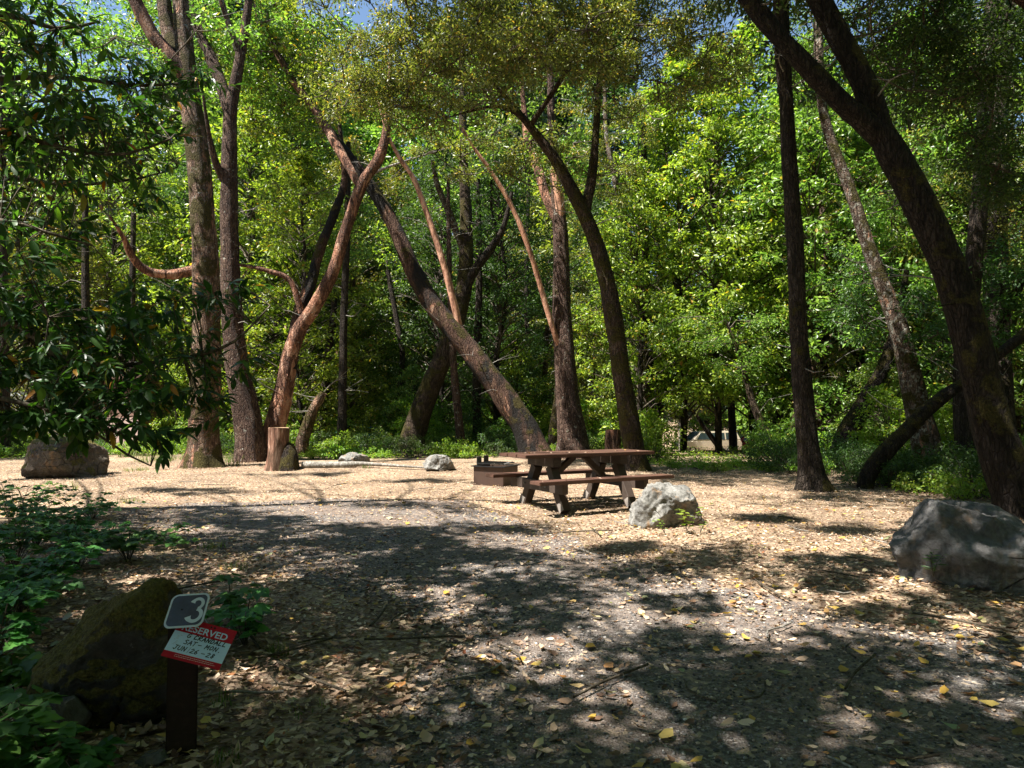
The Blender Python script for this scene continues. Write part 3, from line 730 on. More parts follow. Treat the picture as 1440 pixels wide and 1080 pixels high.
def text_mesh(s, size, bold=0.0, ext=.0006):
    cu = bpy.data.curves.new('lettering', 'FONT'); cu.body = s; cu.size = size; cu.extrude = ext; cu.offset = bold; cu.align_x = 'CENTER'; cu.align_y = 'CENTER'
    o = bpy.data.objects.new('tmp', cu); C.objects.link(o)
    dg = bpy.context.evaluated_depsgraph_get(); me = bpy.data.meshes.new_from_object(o.evaluated_get(dg))
    bpy.data.objects.remove(o); bpy.data.curves.remove(cu); me.materials.clear(); return me
def rrect(w, h, r, t, n=6):
    bm = bmesh.new(); pts = []
    for cx, cy, a0 in ((w/2-r, h/2-r, 0), (-w/2+r, h/2-r, 90), (-w/2+r, -h/2+r, 180), (w/2-r, -h/2+r, 270)):
        for k in range(n+1):
            a = R(a0+90*k/n); pts.append((cx+r*math.cos(a), cy+r*math.sin(a), 0))
    f = bm.faces.new([bm.verts.new(p) for p in pts])
    e = bmesh.ops.extrude_face_region(bm, geom=[f]); bmesh.ops.translate(bm, verts=[v for v in e['geom'] if isinstance(v, bmesh.types.BMVert)], vec=(0, 0, t))
    bmesh.ops.recalc_face_normals(bm, faces=list(bm.faces))
    return bm
def bm_obj(bm, name, mat, parent, T=None):
    me = bpy.data.meshes.new(name); bm.to_mesh(me); bm.free()
    if T is not None: me.transform(T)
    return link(name, me, mat, parent)
def frame_of(c, scale=1.0):
    c = [CAM+(Vector(p)-CAM)*scale for p in c]
    o = sum(c, Vector())/4; x = (c[1]-c[0]).normalized(); y = (c[0]-c[3]); y = (y-x*y.dot(x)).normalized(); z = x.cross(y)
    T = Matrix((x, y, z)).transposed().to_4x4(); T.translation = o
    return T, (c[1]-c[0]).length, (c[0]-c[3]).length
def sign():
    p = G(263, 1046)
    root = empty('campsite_sign', (p.x, p.y-.05, p.z), 0, 'short brown post with number three plate and red reserved card', 'campsite sign')
    O = root.location
    TR = Matrix.Translation(-O)
    T1, w1, h1 = frame_of([[-1.421, 2.9005, 0.6392], [-1.2668, 2.9124, 0.646], [-1.2534, 2.7993, 0.5411], [-1.4076, 2.7875, 0.5343]])
    T2, w2, h2 = frame_of([[-1.4066, 2.9522, 0.5339], [-1.1821, 2.9824, 0.4641], [-1.1979, 2.8397, 0.3517], [-1.4224, 2.8095, 0.4215]], .965)
    # post: cut on a slant under the plates
    bm = bmesh.new(); w = .115
    zc = T1.translation.z-O.z; n1 = T1.to_3x3() @ Vector((0, 0, 1)); cc = T1.translation-O
    vs = []
    ct, st_ = math.cos(R(24)), math.sin(R(24))
    for z0 in (0, 1):
        for sx, sy in ((-1, -1), (1, -1), (1, 1), (-1, 1)):
            x = (sx*ct-sy*st_)*w/2; y = (sx*st_+sy*ct)*w/2
            z = -.15 if z0 == 0 else min(cc.z+.0, cc.z-.03-((x-cc.x)*n1.x+(y-cc.y)*n1.y)/n1.z)
            vs.append(bm.verts.new((x, y, z)))
    bm.faces.new(vs[:4][::-1]); bm.faces.new(vs[4:])
    for i in range(4): bm.faces.new((vs[i], vs[(i+1) % 4], vs[4+(i+1) % 4], vs[4+i]))
    bmesh.ops.bevel(bm, geom=list(bm.edges), offset=.006, segments=2, affect='EDGES')
    bm_obj(bm, 'post', M['post_wood'], root)
    A = TR @ T1
    pl = bm_obj(rrect(w1, h1, .028, .003), 'number_plate', M['sign_white'], root, A)
    bm_obj(rrect(w1-.016, h1-.016, .022, .0012), 'plate_face', M['sign_dark'], pl, A @ Matrix.Translation((0, 0, .003)))
    tb = bmesh.new(); pts3 = []
    for k in range(15): a = R(165-k*(165+72)/14); pts3.append((.019*math.cos(a), .0235+.0195*math.sin(a), .0085 if k > 2 else .0085+.003*(2-k)))
    arm = [pts3, []]
    for k in range(17): a = R(82-k*(82+168)/16); arm[1].append((.023*math.cos(a), -.0205+.0235*math.sin(a), .0095 if k < 14 else .0095+.0025*(k-13)))
    for ai, pp in enumerate(arm):
        prev = None
        for i, (x, y, wd) in enumerate(pp):
            wd *= 1.35; a_ = pp[max(0, i-1)]; b_ = pp[min(len(pp)-1, i+1)]; d_ = Vector((b_[0]-a_[0], b_[1]-a_[1], 0)).normalized(); n_ = Vector((-d_.y, d_.x, 0))*wd/2
            c_ = Vector((x, y, .0002*ai)); cur = [tb.verts.new(c_-n_), tb.verts.new(c_+n_)]
            if prev: tb.faces.new([prev[0], cur[0], cur[1], prev[1]])
            prev = cur
    bm_obj(tb, 'numeral', M['sign_white'], pl, A @ Matrix.Translation((.036, -.001, .0048)) @ Matrix.Diagonal((1.12, 1.18, 1, 1)))
    b = bmesh.new(); bmesh.ops.create_cone(b, cap_ends=True, segments=12, radius1=.004, radius2=.003, depth=.004)
    bm_obj(b, 'bolt', M['steel_black'], pl, A @ Matrix.Translation((-.022, .004, .006)))
    B = TR @ T2
    cd = bm_obj(rrect(w2, h2, .003, .002), 'reserved_card', M['card_red'], root, B)
    bm_obj(rrect(w2-.001, h2*.50, .001, .0008), 'writing_panel', M['card_white'], cd, B @ Matrix.Translation((0, -h2*.10, .002)))
    me = text_mesh('RESERVED', .042, .0007, .0004); me.transform(B @ Matrix.Translation((-.002, h2*.27, .0028)) @ Matrix.Diagonal((.97, .95, 1, 1))); link('lettering', me, M['card_white'], cd)
    hb = bmesh.new(); h = .0185; adv = .0172
    hand(hb, 'G', -.060, h2*.045, h, adv, .0034); hand(hb, '|', -.037, h2*.045, h, adv, .0012); hand(hb, 'CRANDALL', -.032, h2*.045, h*.95, .0165, .0040)
    hand(hb, 'SAT', -.060, -h2*.115, h, .0165, .0034); hand(hb, '-', -.006, -h2*.115, h, adv, .0034); hand(hb, 'MON.', .024, -h2*.115, h, .0172, .0034)
    hand(hb, 'JUN', -.088, -h2*.285, h, .0168, .0034); hand(hb, '|', -.036, -h2*.285, h, .01, .0012); hand(hb, '26', -.022, -h2*.285, h, .016, .0034); hand(hb, '-', .02, -h2*.285, h, adv, .0034); hand(hb, '28', .042, -h2*.285, h, .017, .0034)
    bm_obj(hb, 'handwriting', M['ink'], cd, B @ Matrix.Translation((0, 0, .0022)))
    # rows of tiny print on the red foot of the card, plus faded marks
    sb = bmesh.new(); rnd = random.Random(4)
    for row, y in enumerate((-.395, -.435)):
        x = -w2*.30
        while x < w2*.36:
            l = rnd.uniform(.003, .009)
            sb.faces.new([sb.verts.new(v) for v in ((x, y*h2-.0009, .0026), (x+l, y*h2-.0009, .0026), (x+l, y*h2+.0009, .0026), (x, y*h2+.0009, .0026))]); x += l+.002
    bm_obj(sb, 'small_print', M['ink_red'], cd, B)
    fb = bmesh.new()
    for k in range(9):
        x = -w2*.44+rnd.uniform(0, .02); y = h2*(.06-.03*k); l = rnd.uniform(.004, .010)
        fb.faces.new([fb.verts.new(v) for v in ((x, y, .0032), (x+l, y, .0032), (x+l, y+.0012, .0032), (x, y+.0012, .0032))])
    bm_obj(fb, 'faded_marks', M['ink_pale'], cd, B)
    for dx in (.012, .026):
        b = bmesh.new(); bmesh.ops.create_cone(b, cap_ends=True, segments=12, radius1=.004, radius2=.003, depth=.003)
        bm_obj(b, 'bolt', M['steel_black'], cd, B @ Matrix.Translation((dx, h2*.43, .0035)))
sign()

# ------------------------------------------------------------------ stump, log
def stump():
    p = G(391, 660); t = empty('tree_stump', p, 0, 'waist high sawn tree stump with a mossy buttress, lit from the left', 'tree stump')
    r = .26
    V, F, pts = tube_arrays([(Vector((-.02, 0, -.1)), r*1.12), (Vector((-.02, 0, .1)), r*1.08), (Vector((-.0, 0, .5)), r), (Vector((0, 0, 1.0)), r*.98)], 36, 0, .06, .12, .25, 2)
    V = [list(v) for v in V]
    top = len(V)-36; cz = [V[top+i] for i in range(36)]
    for v in V[-36:]: v[2] = 1.0+.02*noise.noise(Vector(v)*6)
    link('trunk', np_mesh('trunk', np.array(V), np.array(F), M['stump'], smooth=True), parent=t)
    ctr = [0, 0, 1.003]; V2 = [[v[0]*.995, v[1]*.995, v[2]] for v in V[-36:]]+[ctr]
    link('cut_face', np_mesh('cut_face', np.array(V2), np.array([(i, (i+1) % 36, 36) for i in range(36)]), M['cut_wood']), parent=t)
    V, F, _ = tube_arrays([(Vector((.30, -.08, -.1)), .25), (Vector((.30, -.06, .25)), .22), (Vector((.24, 0, .5)), .16), (Vector((.12, .02, .60)), .05)], 24, 0, .06, .2, .2, 5)
    link('buttress', np_mesh('buttress', np.array(V), np.array(F), M['bark_darkmoss'], smooth=True), parent=t)
stump()
def log():
    a = G(425, 657); b = G(600, 661)
    a.z += .05; b.z += .03; m = (a+b)/2; m.z = gz(m.x, m.y)+.09
    me = tubes_mesh('fallen_log', [[(a, .095), (a*.6+b*.4+Vector((0, .05, .04)), .075), (m+Vector((0, .1, 0)), .05), (b, .02)]], 12, M['bark_grey_twig'], .12, .1, org=a)
    tag(link('fallen_log', me, loc=a), 'thin pale fallen log lying between stump and low rock', 'log')
log()

# ------------------------------------------------------------------ tree construction
def px_chain(pts, d, d1=None, x0d=None):
    """pts: (px,py,width_px[,depth]) -> (point, radius)"""
    out = []; n = len(pts)
    for i, q in enumerate(pts):
        dd = q[3] if len(q) > 3 else d+((d1-d)*i/(n-1) if d1 is not None else 0)
        out.append((P(q[0], q[1], dd), q[2]/960*dd/2))
    return out
def base_fix(ch):
    p, r = ch[0]; z = gz(p.x, p.y)-.12; ch = [(q, r_*.93) for q, r_ in ch]; p, r = ch[0]
    ch = [(Vector((p.x, p.y, z)), r)]+[c for c in ch if c[0].z > z+.25]
    return ch
TREE_FOOT = []
def tree(label, mat, d, stem, limbs=(), name='tree', d1=None, flare=.35, rough=.08, group=None, cat='tree', crown=None, leafm='leaf_green', leaf=(.10, .045), per=150, twigm='bark_twig', tmpl=LEAF_FAR, flat=.6, twig=.012, sides=18, density=1.0, seed=None, lenient=0.25):
    seed = seed if seed is not None else len(TREE_FOOT)*3+1
    main = base_fix(px_chain(stem, d, d1)); org = main[0][0].copy(); org.z = gz(org.x, org.y)
    TREE_FOOT.append(org)
    t = empty(name, org, 0, label, cat, group)
    link('trunk', tubes_mesh('trunk', [main], sides, mat, .12, rough, flare, seed, org), parent=t)
    allp = [p for p, r in resample(main, .4)]
    for lb in limbs:
        ch = px_chain(lb[0], lb[1] if len(lb) > 1 and lb[1] else d, lb[2] if len(lb) > 2 else None)
        lm = lb[3] if len(lb) > 3 else mat
        link('limb', tubes_mesh('limb', [ch], 12, lm, .12, max(rough, .16), 0, seed+5, org), parent=t)
        allp += [p for p, r in resample(ch, .4)]
    rs_ = random.Random(seed+50); ts = []
    rp = resample(main, .3)
    for k in range(int(5+len(rp)*.35)):
        i = rs_.randrange(2, len(rp)); p, r = rp[i]
        if p.z-org.z < 1.2 or p.z > 14: continue
        a = rs_.random()*6.283; dv = Vector((math.cos(a), math.sin(a), rs_.uniform(-.1, .6))).normalized(); L_ = rs_.choice((.15, .3, .6, 1.0, 1.5)); q = p+dv*r*.8
        m_ = q+dv*L_*.5+Vector((rs_.gauss(0, .08), 0, rs_.gauss(0, .08)))*L_; e = q+dv*L_+Vector((0, rs_.gauss(0, .1), rs_.gauss(-.05, .15)))*L_
        br = [(q-dv*r*.4, .022 if L_ < .4 else .016), (m_, .014 if L_ < .4 else .010), (e, .010 if L_ < .4 else .003)]; 
        if L_ > .5: link('dead_branch', tubes_mesh('dead_branch', [br, [(m_, .007), (m_+Vector((rs_.gauss(0, .3), rs_.gauss(0, .3), .15))*L_, .002)]], 5, M['bark_grey_twig'], .15, .1, 0, k, org), parent=t)
        else: link('branch_stub', tubes_mesh('branch_stub', [br], 7, mat, .08, .15, 0, k, org), parent=t)
    if crown:
        rng = np.random.default_rng(seed+100); cs = []; rs = []
        for (px, py, rx, ry, cd, rd, nc, cr) in crown:
            k = 0
            for _ in range(int(nc*density*3)):
                if k >= nc*density: break
                u = rng.normal(size=3); u = u/np.linalg.norm(u)*rng.random()**.45
                q = P(px+u[0]*rx, py+u[1]*ry, max(2.5, cd+u[2]*rd))
                if blocks_light(q, cr) and rng.random() > lenient: continue
                if blocks_target(q, cr): continue
                cs.append(q); rs.append(cr*rng.uniform(.7, 1.3)); k += 1
        if cs: crown_parts(t, org, cs, rs, allp, leafm, leaf, per, twigm, tmpl, flat, twig, rng)
    return t
def crown_parts(t, org, cs, rs, allp, leafm, leaf, per, twigm, tmpl, flat, twig, rng):
    ca = np.array([tuple(c-org) for c in cs])
    V, F = clump_leaves(ca, np.array(rs), per, leaf[0], leaf[1], tmpl, flat, rng=rng)
    link('crown', np_mesh('crown', V, F, M[leafm]), parent=t)
    ch = []
    A = np.array([tuple(p) for p in allp])
    for c, r in zip(cs, rs):
        dd = np.linalg.norm(A-np.array(tuple(c)), axis=1)+np.maximum(0, A[:, 2]-c.z)*1.0
        s = allp[int(dd.argmin())]; v = c-s
        m1 = s+v*.35+Vector(rng.normal(0, .08, 3))*v.length; m2 = s+v*.7+Vector(rng.normal(0, .08, 3))*v.length+Vector((0, 0, .06*v.length))
        ch.append([(s, twig*1.7), (m1, twig*1.3), (m2, twig), (c, twig*.6)])
        for k in range(2):
            e = c+Vector(rng.normal(0, .6, 3))*r
            ch.append([(m2, twig*.7), (m2.lerp(e, .5)+Vector(rng.normal(0, .05, 3)), twig*.5), (e, twig*.25)])
        A = np.vstack([A, tuple(m2)]); allp.append(m2)
    link('branches', tubes_mesh('branches', ch, 5, M[twigm], .35, 0, 0, 0, org), parent=t)
# ------------------------------------------------------------------ the trees one can tell apart
tree('thick pale mossy madrone with flared roots, sunlit on its left side, left of the clearing', M['bark_pale'], 18.4,
     [(286, 655, 50), (286, 620, 46), (287, 580, 44), (289, 520, 42), (290, 430, 40), (288, 340, 37), (281, 250, 34), (274, 180, 33), (264, 110, 30), (258, 50, 26), (252, -20, 22), (240, -160, 16), (215, -330, 8)],
     [([(264, 118, 24), (245, 88, 24), (215, 48, 20), (190, 0, 18), (176, -50, 16), (150, -160, 8)], 18.4, 17.5, M['bark_red']),
      ([(252, 95, 20), (240, 60, 20), (230, 0, 18), (222, -60, 14), (215, -160, 8)], 18.4, 19),
      ([(275, 379, 15), (240, 386, 14), (205, 380, 13), (184, 358, 11), (174, 335, 8), (160, 312, 4), (150, 300, 2)], 18.4, 16.5, M['bark_red'])],
     name='madrone_tree', flare=.75, rough=.10, sides=28,
     crown=[(170, 60, 190, 110, 21.5, 2, 95, .5), (350, 10, 170, 90, 22, 2, 60, .5), (60, 200, 110, 130, 20.5, 2, 40, .5), (200, 70, 150, 70, 17, 1, 9, .38), (370, 110, 60, 90, 23, 1.5, 44, .5)], leafm='leaf_green', leaf=(.15, .07), per=75)
tree('forked dark scaly trunk close behind the thick pale madrone', M['bark_brown'], 20.5,
     [(352, 622, 44), (345, 575, 40), (334, 520, 34), (326, 440, 31), (323, 350, 27), (322, 270, 25), (323, 200, 22), (325, 150, 20), (336, 90, 15), (346, 30, 13), (354, -30, 11), (370, -150, 6)],
     [([(323, 160, 18), (308, 108, 17), (288, 62, 15), (270, 20, 14), (255, -40, 12), (235, -140, 7)], 20.5, 21.5),
      ([(321, 262, 15), (306, 235, 11), (297, 205, 8), (290, 165, 5), (282, 110, 2)], 20.5, 19.5),
      ([(336, 75, 9), (322, 35, 9), (310, -5, 8), (300, -60, 5)], 20.5, 19.5, M['bark_lichen'])],
     name='forked_tree', crown=[(390, 90, 100, 120, 24.5, 2, 110, .5), (280, 40, 120, 80, 24, 1.5, 34, .48)], leafm='leaf_bright', leaf=(.15, .07), per=75)
tree('twin stemmed reddish madrone rising right behind the sawn stump', M['bark_red'], 21,
     [(384, 612, 34), (398, 555, 28), (408, 500, 24), (422, 462, 21), (442, 432, 20), (468, 382, 19), (486, 325, 17), (508, 262, 17), (533, 222, 16), (543, 185, 13), (546, 150, 9), (548, 100, 6), (552, 40, 4)],
     [([(408, 520, 20), (414, 470, 18), (424, 430, 16), (438, 395, 15), (450, 350, 14), (470, 300, 12), (484, 255, 10), (480, 200, 7), (470, 120, 4)], 21, 22.5, M['bark_burnt']),
      ([(505, 262, 9), (485, 225, 14), (462, 185, 13), (440, 150, 11), (415, 118, 10), (398, 90, 9), (378, 55, 7), (355, 0, 5), (340, -60, 4)], 21, 23, M['bark_red']),
      ([(424, 440, 9), (408, 395, 8), (380, 382, 7), (352, 375, 5), (330, 372, 3)], 21, 20.5, M['bark_red'])],
     name='madrone_tree', crown=[(440, 150, 90, 90, 25, 2, 36, .55), (520, 90, 90, 60, 22.5, 1.5, 26, .5), (430, 300, 80, 60, 23.5, 1.5, 12, .55)], leafm='leaf_bright', leaf=(.14, .065), per=80)
tree('long leaning madrone crossing the view from behind the table up to the left', M['bark_burnt'], 22,
     [(757, 642, 46), (737, 600, 40), (712, 562, 36), (680, 518, 33), (642, 470, 31), (610, 430, 29), (582, 382, 27), (556, 322, 22), (533, 280, 20), (508, 243, 17), (482, 208, 14), (455, 172, 12), (425, 130, 10), (400, 90, 9), (372, 40, 7), (340, -40, 4)],
     [([(648, 470, 10), (638, 425, 10), (624, 372, 9), (602, 305, 8), (582, 252, 7), (562, 222, 6), (545, 188, 5), (532, 140, 3)], 22, 21, M['bark_bare']),
      ([(515, 250, 5), (540, 237, 3.5), (590, 220, 2.2), (640, 205, 1)], 22, 21.5, M['bark_grey_twig'])],
     name='madrone_tree', rough=.07, crown=[(400, 30, 110, 90, 22, 2.5, 24, .5)], leafm='leaf_bright', leaf=(.15, .07), per=75)
tree('dark mossy trunk leaning right behind the rounded rock, yellow lichen at its foot', M['bark_mossy'], 25,
     [(578, 628, 40), (590, 585, 34), (605, 545, 31), (622, 505, 29), (640, 455, 28), (652, 405, 25), (656, 350, 21), (655, 290, 18), (652, 230, 15), (650, 120, 10), (648, 0, 6)],
     [([(644, 445, 16), (665, 385, 14), (690, 350, 11), (708, 320, 8), (720, 270, 5)], 25, 24, M['bark_dark']), ([(654, 360, 9), (632, 300, 10), (615, 260, 8), (608, 225, 5)], 25, 24, M['bark_lichen'])],
     name='mossy_tree', crown=[(650, 130, 120, 90, 25, 2.5, 24, .6), (640, 330, 60, 80, 26, 1.5, 10, .5)], leafm='leaf_green', leaf=(.15, .07), per=75)
tree('straight brown trunk behind the middle of the picnic table', M['bark_brown'], 21,
     [(808, 645, 50), (803, 600, 42), (798, 560, 36), (794, 500, 31), (790, 430, 27), (789, 350, 24), (786, 300, 22), (780, 230, 16), (775, 150, 12), (772, 0, 8)],
     [([(786, 312, 16), (770, 282, 15), (757, 240, 13), (742, 195, 11), (735, 130, 7), (730, 40, 4)], 21, 22, M['bark_red']),
      ([(788, 320, 14), (786, 275, 13), (778, 230, 10), (776, 190, 7)], 21, 20.5, M['bark_bare']),
      ([(792, 505, 8), (782, 475, 8), (768, 430, 8), (755, 385, 7.5), (744, 350, 7.5), (722, 295, 6.5), (695, 248, 5.5), (668, 210, 5), (650, 180, 3)], 21, 19.5, M['bark_bare'])],
     name='madrone_tree', flare=.5, crown=[(740, 210, 90, 80, 20, 2, 12, .5), (780, 90, 100, 70, 22, 2, 18, .5)], leafm='leaf_green', leaf=(.15, .07), per=75)
tree('dark oak curving left behind the picnic table, carrying the olive canopy', M['bark_mossy'], 17,
     [(897, 668, 38), (890, 625, 33), (881, 570, 30), (872, 515, 28), (863, 450, 27), (851, 385, 25), (830, 320, 24), (806, 270, 21), (781, 225, 17), (755, 190, 14), (735, 165, 10), (705, 130, 7), (670, 90, 5)],
     [([(745, 178, 9), (722, 156, 7), (690, 150, 5), (630, 165, 2)], 17, 16.5), ([(822, 300, 18), (832, 250, 14), (838, 190, 11), (842, 120, 9), (850, 50, 6), (862, -60, 4)], 17, 17.5, M['bark_mossy']),
      ([(745, 178, 8), (790, 110, 7), (830, 40, 5), (860, -40, 4)], 17, 15)],
     name='oak_tree', rough=.1, lenient=.5, crown=[(560, 110, 130, 90, 17, 2, 130, .32), (640, 80, 150, 90, 16, 2, 110, .3), (760, 30, 220, 90, 14.5, 1.8, 210, .3), (910, 60, 160, 110, 16, 2, 130, .3), (690, 215, 130, 50, 19, 1.2, 34, .26), (850, 190, 100, 100, 19, 1.5, 50, .3), (560, -60, 200, 90, 15, 2, 50, .5)],
     leafm='leaf_olive', leaf=(.088, .038), per=120)
tree('straight dark trunk with patchy lichen standing right of the table, its roots spreading right', M['bark_dark'], 12.6,
     [(1146, 692, 50), (1140, 655, 36), (1134, 610, 31), (1128, 540, 29), (1122, 440, 26), (1118, 340, 24), (1111, 240, 23), (1106, 150, 22), (1100, 60, 23), (1097, -30, 24), (1094, -200, 18)],
     name='dark_tree', flare=.7, rough=.1, crown=[(1080, -120, 130, 70, 13, 1.5, 18, .5)], leafm='leaf_dark', leaf=(.09, .04), per=120)
tree('lichen speckled madrone with an S bend, right of the straight dark trunk', M['bark_lichen'], 16,
     [(1312, 662, 46), (1303, 625, 40), (1292, 580, 36), (1278, 520, 31), (1265, 465, 28), (1243, 405, 23), (1217, 335, 20), (1202, 285, 18), (1185, 240, 17), (1166, 190, 15), (1155, 140, 14), (1151, 60, 14), (1150, -30, 12), (1140, -160, 8)],
     name='madrone_tree', crown=[(1150, 60, 110, 120, 17.5, 1.5, 30, .5), (1280, 250, 90, 110, 17.5, 1.5, 30, .5)], leafm='leaf_green', leaf=(.09, .042), per=110)
tree('massive dark forked trunk leaning left over the boulder at the right edge', M['bark_darkmoss'], 9.4,
     [(1447, 722, 84), (1428, 690, 68), (1412, 650, 58), (1396, 600, 53), (1376, 520, 50), (1352, 430, 50), (1326, 360, 47), (1292, 285, 46), (1258, 220, 46), (1238, 182, 38), (1212, 110, 36), (1182, 55, 33), (1152, 0, 32), (1130, -50, 30), (1080, -180, 22), (1020, -300, 12)],
     [([(1248, 200, 34), (1218, 172, 31), (1188, 148, 29), (1148, 108, 27), (1100, 58, 25), (1060, 8, 25), (1035, -25, 23), (980, -100, 16), (900, -190, 8)], 9.4, 9.2)],
     name='oak_tree', flare=.5, rough=.1, sides=28,
     crown=[(1330, 60, 150, 110, 11.5, 1.3, 110, .36), (1200, -60, 200, 60, 10, 1.5, 40, .4), (1400, 200, 80, 120, 12.5, 1.2, 44, .36), (960, -60, 160, 70, 11, 1.2, 40, .36)], leafm='leaf_dark', leaf=(.085, .034), per=140)
tree('mossy trunk fallen diagonally behind the boulders at right', M['bark_darkmoss'], 13.2,
     [(1214, 697, 24), (1222, 665, 23), (1246, 635, 24), (1275, 605, 22), (1300, 580, 20), (1330, 555, 18), (1356, 538, 17), (1400, 502, 16), (1450, 462, 15), (1500, 420, 12)],
     name='leaning_dead_trunk', cat='dead tree', flare=0)
tree('pale mottled trunk far behind, between the parked car and the straight dark trunk', M['bark_lichen'], 28,
     [(1096, 640, 22), (1096, 600, 20), (1095, 540, 18), (1093, 470, 16), (1090, 350, 12), (1085, 200, 8)], crown=[(1060, 380, 70, 130, 28, 1.5, 26, .55)], leafm='leaf_green', per=100)
tree('crooked mossy sapling leaning left beside the pale mottled trunk', M['bark_mossy'], 22,
     [(1108, 662, 24), (1098, 640, 18), (1085, 618, 14), (1072, 598, 12), (1060, 570, 11), (1052, 545, 9), (1040, 500, 6), (1020, 450, 4)], [([(1098, 645, 9), (1112, 610, 8), (1120, 570, 6), (1122, 520, 4)], 22)],
     crown=[(1010, 480, 80, 70, 22, 1.5, 26, .5)], leafm='leaf_green', leaf=(.09, .045), per=120, name='crooked_tree')
tree('dark trunk leaning right, seen behind the foot of the fallen trunk', M['bark_darkmoss'], 19,
     [(1178, 650, 36), (1190, 615, 33), (1208, 580, 28), (1228, 545, 22), (1245, 510, 18), (1262, 450, 12), (1275, 380, 7)], crown=[(1230, 420, 70, 90, 19.5, 1.2, 22, .5)], leafm='leaf_dark', name='leaning_tree')
tree('upright dark trunk between the S bent madrone and the massive forked trunk', M['bark_dark'], 15,
     [(1364, 668, 40), (1360, 620, 34), (1356, 560, 30), (1356, 500, 28), (1366, 400, 26), (1376, 300, 24), (1384, 180, 22), (1392, 60, 20), (1396, -60, 16)], crown=[(1340, 440, 60, 90, 15.5, 1, 14, .4), (1400, 420, 60, 120, 15.5, 1, 20, .4)], leafm='leaf_dark', name='dark_tree')
tree('broad dark trunk rising at the far right edge behind the forked trunk', M['bark_dark'], 17,
     [(1408, 660, 40), (1406, 560, 36), (1402, 450, 34), (1400, 330, 32), (1400, 200, 32), (1410, 60, 28), (1418, -60, 22)], [([(1400, 480, 12), (1420, 425, 12), (1445, 390, 10), (1480, 360, 8)], 17, 14, M['bark_darkmoss'])], name='dark_tree',
     crown=[(1420, 300, 60, 120, 16.5, 1, 22, .42)], leafm='leaf_olive', leaf=(.07, .03), per=160)
tree('slim dark trunk left of the rocks, between the stump and the low rock', M['bark_dark'], 24,
     [(480, 632, 16), (481, 590, 14), (482, 520, 12), (484, 430, 11), (488, 330, 10), (490, 200, 7)], crown=[(490, 330, 50, 90, 25, 1.2, 12, .5)], name='slim_tree', leafm='leaf_green')
tree('short mossy leaning trunk in full sun behind the stump', M['bark_pale'], 22.5,
     [(425, 622, 20), (432, 600, 18), (440, 578, 16), (450, 560, 14), (455, 552, 10)], name='leaning_dead_trunk', cat='dead tree', flare=.4)
tree('dark reddish dead stub standing behind the right end of the table', M['bark_red'], 20, [(862, 652, 28), (862, 625, 26), (862, 604, 24)], name='dead_stub', cat='tree stump', flare=.3)
